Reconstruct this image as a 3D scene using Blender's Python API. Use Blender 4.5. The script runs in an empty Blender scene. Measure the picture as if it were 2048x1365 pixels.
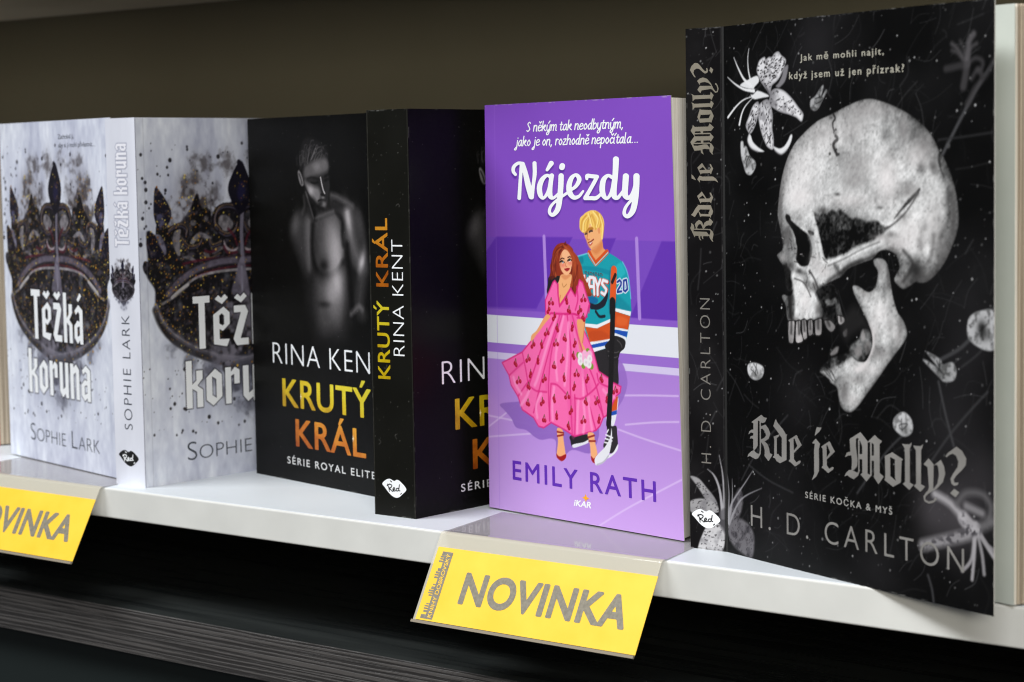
import bpy, math, random
import numpy as np
from mathutils import Vector

scene = bpy.context.scene
COL = scene.collection
MM = 0.001

# ------------------------------------------------------------------ camera
cam = bpy.data.cameras.new("camera")
cam.sensor_width = 36.0
cam.lens = 75.99
cam.clip_start = 0.01
cam.clip_end = 60.0
cam.dof.use_dof = True
cam.dof.focus_distance = 1.00
cam.dof.aperture_fstop = 17.0
cam_ob = bpy.data.objects.new("camera", cam)
COL.objects.link(cam_ob)
_h, _p, _r = math.radians(40.2343), math.radians(4.7113), math.radians(-0.97103)
_f = Vector((-math.sin(_h) * math.cos(_p), math.cos(_h) * math.cos(_p), -math.sin(_p)))
_x = Vector((math.cos(_h), math.sin(_h), 0.0))
_u = _x.cross(_f)
_x2 = math.cos(_r) * _x + math.sin(_r) * _u
_u2 = -math.sin(_r) * _x + math.cos(_r) * _u
from mathutils import Matrix
_m = Matrix((_x2, _u2, -_f)).transposed().to_4x4()
_m.translation = Vector((0.6020, -0.7462, 0.1724))
cam_ob.matrix_world = _m
scene.camera = cam_ob

# ------------------------------------------------------------------ world, lamps, exposure
world = bpy.data.worlds.new("World")
scene.world = world
world.use_nodes = True
world.node_tree.nodes["Background"].inputs[0].default_value = (0.80, 0.86, 1.0, 1)
world.node_tree.nodes["Background"].inputs[1].default_value = 0.06


def area(name, loc, target, sx, sy, power, color):
    l = bpy.data.lights.new(name, 'AREA')
    l.shape = 'RECTANGLE'
    l.size, l.size_y = sx, sy
    l.energy = power
    l.color = color
    o = bpy.data.objects.new(name, l)
    COL.objects.link(o)
    o.location = loc
    d = Vector(target) - Vector(loc)
    o.rotation_euler = d.to_track_quat('-Z', 'Y').to_euler()
    return o


# shop lighting: a row of ceiling lamps in front of the shelf to the left, weaker ones to the right
area("ceiling_lamp", (-0.95, -1.30, 2.0), (-0.15, 0.05, 0.1), 1.5, 0.45, 63, (0.95, 0.975, 1.0))
area("ceiling_lamp", (1.15, -1.70, 1.80), (-0.1, 0.05, 0.1), 1.3, 0.5, 40, (0.97, 0.98, 1.0))
area("low_fill_light", (1.15, -1.20, 0.41), (-0.10, 0.25, 0.22), 0.5, 0.25, 11, (1.0, 0.95, 0.84))  # added fill light behind the camera, lifting the back wall and right-facing covers

vs = scene.view_settings
vs.view_transform = 'Standard'
vs.look = 'None'
vs.exposure = 0.0
vs.gamma = 1.0
vs.use_curve_mapping = False
scene.cycles.use_denoising = True
scene.cycles.max_bounces = 8
scene.cycles.filter_width = 1.1


# ------------------------------------------------------------------ small helpers
def P(s):
    return np.array([[float(t) for t in q.split(',')] for q in s.split()])


def srgb(c):
    c = np.asarray(c, float) / 255.0
    return np.where(c <= 0.04045, c / 12.92, ((c + 0.055) / 1.055) ** 2.4)


def lin4(c):
    return tuple(float(v) for v in srgb(c)) + (1.0,)


def mat(name, color=None, rough=0.5, metal=0.0, spec=0.5, **kw):
    m = bpy.data.materials.new(name)
    m.use_nodes = True
    b = m.node_tree.nodes["Principled BSDF"]
    if color is not None:
        b.inputs["Base Color"].default_value = lin4(color)
    b.inputs["Roughness"].default_value = rough
    b.inputs["Metallic"].default_value = metal
    b.inputs["Specular IOR Level"].default_value = spec
    for k, v in kw.items():
        b.inputs[k.replace('_', ' ')].default_value = v
    return m


def nodes(m):
    return m.node_tree.nodes, m.node_tree.links, m.node_tree.nodes["Principled BSDF"]


def noise_color(m, c1, c2, scale, stretch=(1, 1, 1), detail=6.0, lo=0.35, hi=0.65, coord='Object', bump=0.0, rough_var=None):
    n, l, b = nodes(m)
    tc = n.new('ShaderNodeTexCoord')
    mp = n.new('ShaderNodeMapping')
    mp.inputs['Scale'].default_value = stretch
    nz = n.new('ShaderNodeTexNoise')
    nz.inputs['Scale'].default_value = scale
    nz.inputs['Detail'].default_value = detail
    rp = n.new('ShaderNodeValToRGB')
    rp.color_ramp.elements[0].position = lo
    rp.color_ramp.elements[1].position = hi
    rp.color_ramp.elements[0].color = lin4(c1)
    rp.color_ramp.elements[1].color = lin4(c2)
    l.new(tc.outputs[coord], mp.inputs[0])
    l.new(mp.outputs[0], nz.inputs['Vector'])
    l.new(nz.outputs[0], rp.inputs[0])
    l.new(rp.outputs[0], b.inputs['Base Color'])
    if bump:
        bp = n.new('ShaderNodeBump')
        bp.inputs['Strength'].default_value = bump
        bp.inputs['Distance'].default_value = 0.0003
        l.new(nz.outputs[0], bp.inputs['Height'])
        l.new(bp.outputs[0], b.inputs['Normal'])
    if rough_var:
        mr = n.new('ShaderNodeMapRange')
        mr.inputs[3].default_value, mr.inputs[4].default_value = rough_var
        l.new(nz.outputs[0], mr.inputs[0])
        l.new(mr.outputs[0], b.inputs['Roughness'])
    return m


def print_mat(name, rough=0.38, spec=0.5, dust=0.0):
    """printed board: the ink is stored as a colour attribute; fine dust and scuffs are noise"""
    m = mat(name, None, rough, 0.0, spec)
    n, l, b = nodes(m)
    at = n.new('ShaderNodeAttribute')
    at.attribute_name = 'ink'
    out = at.outputs['Color']
    tc = n.new('ShaderNodeTexCoord')
    nz = n.new('ShaderNodeTexNoise')
    nz.inputs['Scale'].default_value = 45.0
    nz.inputs['Detail'].default_value = 5.0
    l.new(tc.outputs['Object'], nz.inputs['Vector'])
    mr = n.new('ShaderNodeMapRange')
    mr.inputs[3].default_value, mr.inputs[4].default_value = rough - 0.07, rough + 0.09
    l.new(nz.outputs[0], mr.inputs[0])
    l.new(mr.outputs[0], b.inputs['Roughness'])
    if dust > 0:
        vo = n.new('ShaderNodeTexVoronoi')
        vo.inputs['Scale'].default_value = 260.0
        l.new(tc.outputs['Object'], vo.inputs['Vector'])
        lt = n.new('ShaderNodeMath'); lt.operation = 'LESS_THAN'; lt.inputs[1].default_value = 0.07
        l.new(vo.outputs['Distance'], lt.inputs[0])
        sep = n.new('ShaderNodeSeparateColor')
        l.new(vo.outputs['Color'], sep.inputs[0])
        gt = n.new('ShaderNodeMath'); gt.operation = 'GREATER_THAN'; gt.inputs[1].default_value = 0.62
        l.new(sep.outputs[0], gt.inputs[0])
        mu = n.new('ShaderNodeMath'); mu.operation = 'MULTIPLY'
        l.new(lt.outputs[0], mu.inputs[0]); l.new(gt.outputs[0], mu.inputs[1])
        mu2 = n.new('ShaderNodeMath'); mu2.operation = 'MULTIPLY'; mu2.inputs[1].default_value = dust
        l.new(mu.outputs[0], mu2.inputs[0])
        mx = n.new('ShaderNodeMix'); mx.data_type = 'RGBA'
        l.new(mu2.outputs[0], mx.inputs[0])
        l.new(out, mx.inputs[6])
        mx.inputs[7].default_value = (0.45, 0.44, 0.42, 1)
        out = mx.outputs[2]
    l.new(out, b.inputs['Base Color'])
    return m


def link(name, me, parent=None, mats=()):
    o = bpy.data.objects.new(name, me)
    COL.objects.link(o)
    for m in mats:
        me.materials.append(m)
    if parent is not None:
        o.parent = parent
    return o


def mesh(name, verts, faces, parent=None, mats=(), mi=None, smooth=False):
    me = bpy.data.meshes.new(name)
    me.from_pydata([tuple(v) for v in verts], [], [tuple(f) for f in faces])
    if mi is not None:
        me.polygons.foreach_set('material_index', mi)
    if smooth:
        me.polygons.foreach_set('use_smooth', [True] * len(me.polygons))
    me.update()
    return link(name, me, parent, mats)


def box(name, lo, hi, parent=None, mats=(), bevel=0.0):
    x0, y0, z0 = lo
    x1, y1, z1 = hi
    v = [(x0, y0, z0), (x1, y0, z0), (x1, y1, z0), (x0, y1, z0), (x0, y0, z1), (x1, y0, z1), (x1, y1, z1), (x0, y1, z1)]
    f = [(0, 3, 2, 1), (4, 5, 6, 7), (0, 1, 5, 4), (1, 2, 6, 5), (2, 3, 7, 6), (3, 0, 4, 7)]
    o = mesh(name, v, f, parent, mats)
    if bevel:
        md = o.modifiers.new('bevel', 'BEVEL')
        md.width = bevel
        md.segments = 3
        md.limit_method = 'ANGLE'
        md.harden_normals = False
    return o


def thing(name, label, cat, loc=(0, 0, 0), rz=0.0, group=None):
    o = bpy.data.objects.new(name, None)
    COL.objects.link(o)
    o.empty_display_size = 0.02
    o.location = loc
    o.rotation_euler = (0, 0, rz)
    o['label'] = label
    o['category'] = cat
    if group:
        o['group'] = group
    return o


def copy_tree(o, parent=None):
    c = o.copy()
    COL.objects.link(c)
    c.parent = parent
    for ch in list(o.children):
        copy_tree(ch, c)
    return c


# ------------------------------------------------------------------ ink canvas: prints a cover's artwork into a colour attribute
def smooth(p, closed=True, n=5):
    p = np.asarray(p, float)
    N = len(p)
    out = []
    rng = range(N) if closed else range(N - 1)
    for i in rng:
        if closed:
            a, b, c, d = p[(i - 1) % N], p[i], p[(i + 1) % N], p[(i + 2) % N]
        else:
            a, b, c, d = p[max(i - 1, 0)], p[i], p[i + 1], p[min(i + 2, N - 1)]
        for k in range(n):
            t = k / n
            out.append(0.5 * ((2 * b) + (c - a) * t + (2 * a - 5 * b + 4 * c - d) * t * t + (3 * b - a - 3 * c + d) * t ** 3))
    if not closed:
        out.append(p[-1])
    return np.array(out)


def sd_poly(X, Y, p):
    d = np.full(X.shape, 1e9)
    ins = np.zeros(X.shape, bool)
    n = len(p)
    for i in range(n):
        ax, ay = p[i][0], p[i][1]
        bx, by = p[(i + 1) % n][0], p[(i + 1) % n][1]
        ex, ey = bx - ax, by - ay
        L = ex * ex + ey * ey
        if L < 1e-12:
            continue
        wx, wy = X - ax, Y - ay
        t = np.clip((wx * ex + wy * ey) / L, 0, 1)
        d = np.minimum(d, (wx - ex * t) ** 2 + (wy - ey * t) ** 2)
        if ay != by:
            c = (ay > Y) != (by > Y)
            ins ^= c & (X < ex * (Y - ay) / ey + ax)
    d = np.sqrt(d)
    return np.where(ins, -d, d)


def sd_line(X, Y, p, w):
    """distance to a chain of capsules; w = full width, one number or one per point"""
    w = np.broadcast_to(np.asarray(w, float), (len(p),)) * 0.5
    d = np.full(X.shape, 1e9)
    for i in range(len(p) - 1):
        ax, ay = p[i][0], p[i][1]
        ex, ey = p[i + 1][0] - ax, p[i + 1][1] - ay
        L = ex * ex + ey * ey + 1e-12
        wx, wy = X - ax, Y - ay
        t = np.clip((wx * ex + wy * ey) / L, 0, 1)
        d = np.minimum(d, np.hypot(wx - ex * t, wy - ey * t) - (w[i] + (w[i + 1] - w[i]) * t))
    return d


class Ink:
    def __init__(s, w, h, step, base, seed=1):
        s.w, s.h, s.step = w, h, step
        s.nx, s.ny = int(round(w / step)) + 1, int(round(h / step)) + 1
        s.X, s.Y = np.meshgrid(np.linspace(0, w, s.nx), np.linspace(0, h, s.ny))
        s.c = np.empty((s.ny, s.nx, 3))
        s.c[:] = base
        s.rng = np.random.default_rng(seed)
        s.clip = None

    def win(s, p, pad):
        p = np.asarray(p)
        x0, y0 = p[:, 0].min() - pad, p[:, 1].min() - pad
        x1, y1 = p[:, 0].max() + pad, p[:, 1].max() + pad
        sx, sy = s.w / (s.nx - 1), s.h / (s.ny - 1)
        i0, i1 = max(0, int(x0 / sx)), min(s.nx, int(x1 / sx) + 2)
        j0, j1 = max(0, int(y0 / sy)), min(s.ny, int(y1 / sy) + 2)
        if i1 <= i0 or j1 <= j0:
            return None
        return (slice(j0, j1), slice(i0, i1))

    def put(s, W, cov, col):
        if s.clip is not None:
            cov = cov * s.clip[W]
        col = np.asarray(col, float)
        if col.ndim == 2:
            col = col[..., None]
        s.c[W] = s.c[W] * (1 - cov[..., None]) + col * cov[..., None]

    def cover(s, d, soft):
        return np.clip(0.5 - d / max(soft, s.step * 0.9), 0, 1)

    def fill(s, p, col, a=1.0, soft=0.0, sm=True, tex=None):
        p = smooth(p[:, :2]) if sm else p[:, :2]
        W = s.win(p, soft + 1)
        if W is None:
            return
        d = sd_poly(s.X[W], s.Y[W], p)
        c = s.cover(d, soft) * a
        if tex is not None:
            c = c * tex[W]
        s.put(W, c, col)

    def mask(s, p, soft=0.0, sm=True):
        p = smooth(p[:, :2]) if sm else p[:, :2]
        m = np.zeros((s.ny, s.nx))
        W = s.win(p, soft + 1)
        if W is not None:
            m[W] = s.cover(sd_poly(s.X[W], s.Y[W], p), soft)
        return m

    def line(s, p, w, col, a=1.0, soft=0.0, sm=True, tex=None):
        p = np.asarray(p, float)
        if np.ndim(w):
            q = np.c_[p[:, :2], np.broadcast_to(w, (len(p),))]
        else:
            q = np.c_[p[:, :2], np.full(len(p), float(w))]
        if sm and len(q) > 2:
            q = smooth(q, False)
        W = s.win(q, q[:, 2].max() + soft + 1)
        if W is None:
            return
        c = s.cover(sd_line(s.X[W], s.Y[W], q[:, :2], np.abs(q[:, 2])), soft) * a
        if tex is not None:
            c = c * tex[W]
        s.put(W, c, col)

    def blob(s, x, y, rx, ry, col, a=1.0, rot=0.0, pw=1.0):
        r = max(rx, ry) * 2.6
        W = s.win(np.array([[x - r, y - r], [x + r, y + r]]), 0)
        if W is None:
            return
        cx, sx = math.cos(rot), math.sin(rot)
        dx, dy = s.X[W] - x, s.Y[W] - y
        q = ((dx * cx + dy * sx) / rx) ** 2 + ((-dx * sx + dy * cx) / ry) ** 2
        s.put(W, a * np.exp(-q ** pw), col)

    def dot(s, x, y, r, col, a=1.0, soft=0.0):
        W = s.win(np.array([[x - r, y - r], [x + r, y + r]]), soft + 1)
        if W is None:
            return
        s.put(W, s.cover(np.hypot(s.X[W] - x, s.Y[W] - y) - r, soft) * a, col)

    def noise(s, cell, oct=4, gain=0.5, stretch=1.0):
        """fractal value noise in 0..1; stretch > 1 draws it out vertically"""
        tot = np.zeros((s.ny, s.nx))
        amp, norm = 1.0, 0.0
        for o in range(oct):
            cx, cy = cell / 2 ** o, cell * stretch / 2 ** o
            gx, gy = int(s.w / cx) + 3, int(s.h / cy) + 3
            g = s.rng.random((gy, gx))
            fx, fy = s.X / cx, s.Y / cy
            ix, iy = fx.astype(int), fy.astype(int)
            tx, ty = fx - ix, fy - iy
            tx, ty = tx * tx * (3 - 2 * tx), ty * ty * (3 - 2 * ty)
            v = (g[iy, ix] * (1 - tx) + g[iy, ix + 1] * tx) * (1 - ty) + (g[iy + 1, ix] * (1 - tx) + g[iy + 1, ix + 1] * tx) * ty
            tot += v * amp
            norm += amp
            amp *= gain
        return tot / norm


class Surf:
    """a cover panel in its book's own space: u to the right and v up in millimetres"""
    def __init__(s, BL, BR, TL, TR, w, h, bow=0.0):
        s.bow = bow
        s.q = [np.array(v, float) for v in (BL, BR, TL, TR)]
        s.w, s.h = w, h
        n = np.cross(s.q[1] - s.q[0], s.q[2] - s.q[0])
        s.n = n / np.linalg.norm(n)

    def at(s, u, v, off=0.0):
        a = (np.asarray(u, float) / s.w)[..., None]
        b = (np.asarray(v, float) / s.h)[..., None]
        p = (s.q[0] * (1 - a) + s.q[1] * a) * (1 - b) + (s.q[2] * (1 - a) + s.q[3] * a) * b
        return (p + s.n * (off + s.bow * 4 * a * (1 - a))) * MM


def wear(A, n, lo=70, hi=150, sides='lrtb', depth=.45):
    """rubbed edges: the pale board shows in short nicks along the fold and the cut edges"""
    for k in range(n):
        s = sides[A.rng.integers(len(sides))]
        g = A.rng.uniform(lo, hi)
        L, d = abs(A.rng.normal(0, 1.6)) + .3, abs(A.rng.normal(0, depth * .5))
        if s in 'lr':
            y, x = A.rng.uniform(0, A.h), (d if s == 'l' else A.w - d)
            q = np.array([[x, y], [x, y + L]])
        else:
            x, y = A.rng.uniform(0, A.w), (d if s == 'b' else A.h - d)
            q = np.array([[x, y], [x + L, y]])
        A.line(q, A.rng.uniform(.12, .4), (g, g, g * .97), A.rng.uniform(.3, .9), .25)


def flat(w, h, bow=0.0):
    return Surf((0, 0, 0), (w, 0, 0), (0, 0, h), (w, 0, h), w, h, bow)


def panel(name, sf, ink, parent, mats, thick=0.35, inked=(3,)):
    """printed front sheet with its cut paper edges and its back"""
    ny, nx = ink.ny, ink.nx
    V = sf.at(ink.X.ravel(), ink.Y.ravel())
    idx = np.arange(nx * ny).reshape(ny, nx)
    F = np.stack([idx[:-1, :-1], idx[:-1, 1:], idx[1:, 1:], idx[1:, :-1]], -1).reshape(-1, 4)
    b = nx * ny
    ring = np.r_[idx[0, :-1], idx[:-1, -1], idx[-1, :0:-1], idx[:0:-1, 0]]      # around the sheet, counter-clockwise
    side = np.r_[np.zeros(nx - 1), np.ones(ny - 1), np.full(nx - 1, 2), np.full(ny - 1, 3)].astype(int)
    RU, RV = ink.X.ravel()[ring], ink.Y.ravel()[ring]
    nr = len(ring)
    back = np.r_[sf.at(ink.X[0], ink.Y[0], -thick), sf.at(ink.X[-1], ink.Y[-1], -thick)]
    R = np.r_[sf.at(RU, RV), sf.at(RU, RV, -thick), back]
    k = np.arange(nr)
    rim = np.stack([b + k, b + nr + k, b + nr + (k + 1) % nr, b + (k + 1) % nr], -1)
    c0 = b + 2 * nr
    kk = np.arange(nx - 1)
    rear = np.stack([c0 + kk, c0 + nx + kk, c0 + nx + kk + 1, c0 + kk + 1], -1)
    me = bpy.data.meshes.new(name)
    nv, nf = b + len(R), len(F) + nr + nx - 1
    me.vertices.add(nv)
    me.vertices.foreach_set('co', np.r_[V, R].astype(np.float32).ravel())
    me.loops.add(nf * 4)
    me.polygons.add(nf)
    me.loops.foreach_set('vertex_index', np.r_[F, rim, rear].astype(np.int32).ravel())
    me.polygons.foreach_set('loop_start', np.arange(0, nf * 4, 4, dtype=np.int32))
    mi = np.zeros(nf, np.int32)
    mi[len(F):] = 1
    for i in inked:
        mi[len(F):len(F) + nr][side == i] = 0
    me.polygons.foreach_set('material_index', mi)
    me.update(calc_edges=True)
    at = me.color_attributes.new('ink', 'FLOAT_COLOR', 'POINT')
    rgba = np.ones((nv, 4), np.float32)
    rgba[:b, :3] = srgb(np.clip(ink.c, 0, 255)).reshape(-1, 3)
    rgba[b:, :3] = srgb(np.clip(np.median(ink.c.reshape(-1, 3), 0), 0, 255))
    at.data.foreach_set('color', rgba.ravel())
    return link(name, me, parent, mats)


# ------------------------------------------------------------------ lettering
def prims_sd(X, Y, prims):
    """union of ('p', polygon), ('s', stroke with widths) minus ('h', polygon)"""
    d = np.full(X.shape, 1e9)
    holes = []
    for k, p in prims:
        pad = 3.0
        x0, x1, y0, y1 = p[:, 0].min() - pad, p[:, 0].max() + pad, p[:, 1].min() - pad, p[:, 1].max() + pad
        cols = np.where((X[0] >= x0) & (X[0] <= x1))[0]
        rows = np.where((Y[:, 0] >= y0) & (Y[:, 0] <= y1))[0]
        if len(cols) == 0 or len(rows) == 0:
            continue
        W = (slice(rows[0], rows[-1] + 1), slice(cols[0], cols[-1] + 1))
        if k == 's':
            d[W] = np.minimum(d[W], sd_line(X[W], Y[W], p, p[:, 2]))
        elif k == 'p':
            d[W] = np.minimum(d[W], sd_poly(X[W], Y[W], p))
        else:
            holes.append((W, p))
    for W, p in holes:
        d[W] = np.maximum(d[W], -sd_poly(X[W], Y[W], p))
    return np.clip(d, -1e3, 1e3)


def shape_mesh(prims, res):
    """flat mesh of the union, cut along its smooth outline (marching squares)"""
    allp = np.concatenate([p[:, :2] for _, p in prims])
    wmax = max([p[:, 2].max() for k, p in prims if k == 's'] + [0])
    x0, y0 = allp.min(0) - wmax - res * 2
    x1, y1 = allp.max(0) + wmax + res * 2
    nx, ny = int((x1 - x0) / res) + 2, int((y1 - y0) / res) + 2
    xs, ys = x0 + np.arange(nx) * res, y0 + np.arange(ny) * res
    X, Y = np.meshgrid(xs, ys)
    return cut_field(xs, ys, prims_sd(X, Y, prims))


def cut_field(xs, ys, D):
    D = np.where(D == 0, 1e-9, D)
    ins = D < 0
    verts, faces, key = [], [], {}

    def corner(i, j):
        k = (i, j)
        if k not in key:
            key[k] = len(verts)
            verts.append((xs[i], ys[j]))
        return key[k]

    def cut(i, j, i2, j2):
        k = (i, j, i2, j2) if (i, j) < (i2, j2) else (i2, j2, i, j)
        if k not in key:
            t = D[k[1], k[0]] / (D[k[1], k[0]] - D[k[3], k[2]])
            key[k] = len(verts)
            verts.append((xs[k[0]] + (xs[k[2]] - xs[k[0]]) * t, ys[k[1]] + (ys[k[3]] - ys[k[1]]) * t))
        return key[k]

    cell = ins[:-1, :-1] | ins[:-1, 1:] | ins[1:, :-1] | ins[1:, 1:]
    for j, i in zip(*np.nonzero(cell)):
        i, j = int(i), int(j)
        cs = [(i, j), (i + 1, j), (i + 1, j + 1), (i, j + 1)]
        f = []
        for k in range(4):
            a, b = cs[k], cs[(k + 1) % 4]
            ia, ib = ins[a[1], a[0]], ins[b[1], b[0]]
            if ia:
                f.append(corner(*a))
            if ia != ib:
                f.append(cut(*a, *b))
        if len(f) >= 3:
            faces.append(f)
    return np.array(verts), faces


def lettering(name, sf, uv, faces, m, parent, off=0.09):
    v = sf.at(uv[:, 0], uv[:, 1], off)
    return mesh(name, v, faces, parent, [m])


_caph = {}


def type_outline(s, track=1.0, shear=0.0):
    """outline of a line of type: points and the edges that join them"""
    c = bpy.data.curves.new('type', 'FONT')
    c.body = s
    c.fill_mode = 'NONE'
    c.space_character = track
    c.shear = shear
    c.resolution_u = 6
    o = bpy.data.objects.new('type', c)
    COL.objects.link(o)
    dg = bpy.context.evaluated_depsgraph_get()
    dg.update()
    me = o.evaluated_get(dg).to_mesh()
    v = np.empty(len(me.vertices) * 3)
    me.vertices.foreach_get('co', v)
    e = np.empty(len(me.edges) * 2, int)
    me.edges.foreach_get('vertices', e)
    o.evaluated_get(dg).to_mesh_clear()
    bpy.data.objects.remove(o)
    bpy.data.curves.remove(c)
    return v.reshape(-1, 3)[:, :2].copy(), e.reshape(-1, 2)


def type_mesh(s, weight=0.0, track=1.0, shear=0.0, res=0.014):
    v, e = type_outline(s, track, shear)
    return embolden(v, e, weight, res)


def embolden(v, E, w, res):
    """thicken type: rebuild the outline as a distance field and cut it again a little further out"""
    A, B = v[E[:, 0]], v[E[:, 1]]
    xs = np.arange(v[:, 0].min() - w - 3 * res, v[:, 0].max() + w + 4 * res, res)
    ys = np.arange(v[:, 1].min() - w - 3 * res, v[:, 1].max() + w + 4 * res, res)
    X, Y = np.meshgrid(xs, ys)
    D = np.full(X.shape, 1e3)
    I = np.zeros(X.shape, bool)
    R = w + 4 * res
    for (ax, ay), (bx, by) in zip(A, B):
        c0, c1 = np.searchsorted(xs, min(ax, bx) - R), np.searchsorted(xs, max(ax, bx) + R)
        r0, r1 = np.searchsorted(ys, min(ay, by) - R), np.searchsorted(ys, max(ay, by) + R)
        W = (slice(r0, r1), slice(c0, c1))
        ex, ey = bx - ax, by - ay
        wx, wy = X[W] - ax, Y[W] - ay
        t = np.clip((wx * ex + wy * ey) / (ex * ex + ey * ey + 1e-14), 0, 1)
        D[W] = np.minimum(D[W], np.hypot(wx - ex * t, wy - ey * t))
        if ay != by:                      # crossings to the right of a point decide inside or outside
            r0, r1 = np.searchsorted(ys, min(ay, by)), np.searchsorted(ys, max(ay, by))
            if r1 > r0:
                xc = ex * (ys[r0:r1] - ay) / ey + ax
                I[r0:r1] ^= xs[None, :] < xc[:, None]
    D = np.where(I, -D, D) - w
    return cut_field(xs, ys, D)


def cap_height():
    if 'H' not in _caph:
        v, _ = type_outline('H')
        _caph['H'] = v[:, 1].max()
    return _caph['H']


def frame(p):
    """baseline start, baseline end, cap top at the start -> origin, along, up (kept square to the page)"""
    a, b, t = p[0, :2], p[1, :2], p[2, :2]
    if abs(b[0] - a[0]) > abs(b[1] - a[1]):
        v = (a[1] + b[1]) / 2
        return np.array([a[0], v]), np.array([b[0] - a[0], 0]), np.array([0, t[1] - a[1]])
    u = (a[0] + b[0]) / 2
    return np.array([u, a[1]]), np.array([0, b[1] - a[1]]), np.array([t[0] - a[0], 0])


def type_on(name, text, sf, fr, m, parent, weight=0.0, track=1.0, shear=0.0, fit=None, small=None, off=0.09, cap=1.0):
    """set a line of type: text is fitted to the frame's length, its capitals to the frame's height"""
    ch = cap_height()
    if small:                       # small capitals: (text, size) runs set one after another
        V, F, x = [], [], 0.0
        for run, k in small:
            if run == ' ':
                x += 0.32
                continue
            v, f = type_mesh(run, weight / k, track)
            n = sum(len(q) for q in V)
            v = v * k
            v[:, 0] += x - v[:, 0].min()
            x = v[:, 0].max() + 0.09 * track
            F += [tuple(i + n for i in g) for g in f]
            V.append(v)
        v, f = np.concatenate(V), F
    else:
        v, f = type_mesh(text, weight, track, shear)
    x0, x1 = v[:, 0].min(), v[:, 0].max()
    if fit:
        w, _ = type_outline(fit, track, shear)
        x0, x1 = w[:, 0].min(), w[:, 0].max()
    o, e1, e2 = frame(fr)
    uv = o + ((v[:, :1] - x0) / (x1 - x0)) * e1 + (v[:, 1:2] / ch * cap) * e2
    # keep the faces turned outward whatever the reading direction
    return lettering(name, sf, uv, f, m, parent, off)

# ------------------------------------------------------------------ bookcase (the setting)
M_white = noise_color(mat("white_laminate", rough=0.42), (211, 216, 220), (220, 225, 229), 6.0, bump=0.03, rough_var=(0.36, 0.5))
M_edge = noise_color(mat("white_edge_band", rough=0.4), (208, 208, 203), (216, 216, 211), 30.0, bump=0.02)
M_back = noise_color(mat("taupe_board", rough=0.6), (112, 106, 86), (120, 114, 93), 4.0)
M_under = noise_color(mat("beige_board", rough=0.6), (190, 180, 160), (198, 188, 168), 4.0)
M_grain = mat("dark_grain_laminate", (60, 58, 57), 0.42)


def ridges(m):
    n, l, b = nodes(m)
    tc = n.new('ShaderNodeTexCoord')
    mp = n.new('ShaderNodeMapping')
    mp.inputs['Scale'].default_value = (0.012, 0.0, 1.0)
    l.new(tc.outputs['Object'], mp.inputs[0])
    wv = n.new('ShaderNodeTexWave')
    wv.wave_type, wv.bands_direction = 'BANDS', 'Z'
    wv.inputs['Scale'].default_value = 130.0
    wv.inputs['Distortion'].default_value = 10.0
    wv.inputs['Detail'].default_value = 6.0
    wv.inputs['Detail Roughness'].default_value = 0.7
    wv.inputs['Detail Scale'].default_value = 3.0
    l.new(mp.outputs[0], wv.inputs['Vector'])
    rp = n.new('ShaderNodeValToRGB')
    e = rp.color_ramp.elements
    e[0].position, e[0].color = .15, lin4((45, 43, 42))
    e[1].position, e[1].color = .85, lin4((80, 77, 75))
    l.new(wv.outputs[0], rp.inputs[0])
    l.new(rp.outputs[0], b.inputs['Base Color'])
    bp = n.new('ShaderNodeBump')
    bp.inputs['Strength'].default_value = .6
    bp.inputs['Distance'].default_value = .0004
    l.new(wv.outputs[0], bp.inputs['Height'])
    l.new(bp.outputs[0], b.inputs['Normal'])


ridges(M_grain)
M_dark = noise_color(mat("dark_board", rough=0.28), (27, 30, 30), (46, 49, 48), 22.0, stretch=(0.3, 6.0, 1.0), detail=8.0, rough_var=(0.2, 0.36))
M_plinth = mat("plinth_board", (24, 31, 30), 0.5)



def specks(m, scale, size, share, color):
    """sparse dust and scuffs over whatever colour the material already has"""
    n, l, b = nodes(m)
    src = b.inputs['Base Color'].links[0].from_socket
    tc = n.new('ShaderNodeTexCoord')
    vo = n.new('ShaderNodeTexVoronoi')
    vo.inputs['Scale'].default_value = scale
    l.new(tc.outputs['Object'], vo.inputs['Vector'])
    sep = n.new('ShaderNodeSeparateColor')
    l.new(vo.outputs['Color'], sep.inputs[0])
    sz = n.new('ShaderNodeMath'); sz.operation = 'MULTIPLY'; sz.inputs[1].default_value = size
    l.new(sep.outputs[1], sz.inputs[0])
    lt = n.new('ShaderNodeMath'); lt.operation = 'LESS_THAN'
    l.new(vo.outputs['Distance'], lt.inputs[0]); l.new(sz.outputs[0], lt.inputs[1])
    gt = n.new('ShaderNodeMath'); gt.operation = 'LESS_THAN'; gt.inputs[1].default_value = share
    l.new(sep.outputs[0], gt.inputs[0])
    mu = n.new('ShaderNodeMath'); mu.operation = 'MULTIPLY'
    l.new(lt.outputs[0], mu.inputs[0]); l.new(gt.outputs[0], mu.inputs[1])
    m2 = n.new('ShaderNodeMath'); m2.operation = 'MULTIPLY'; m2.inputs[1].default_value = .6
    l.new(mu.outputs[0], m2.inputs[0])
    mx = n.new('ShaderNodeMix'); mx.data_type = 'RGBA'
    l.new(m2.outputs[0], mx.inputs[0]); l.new(src, mx.inputs[6])
    mx.inputs[7].default_value = lin4(color)
    l.new(mx.outputs[2], b.inputs['Base Color'])


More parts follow.
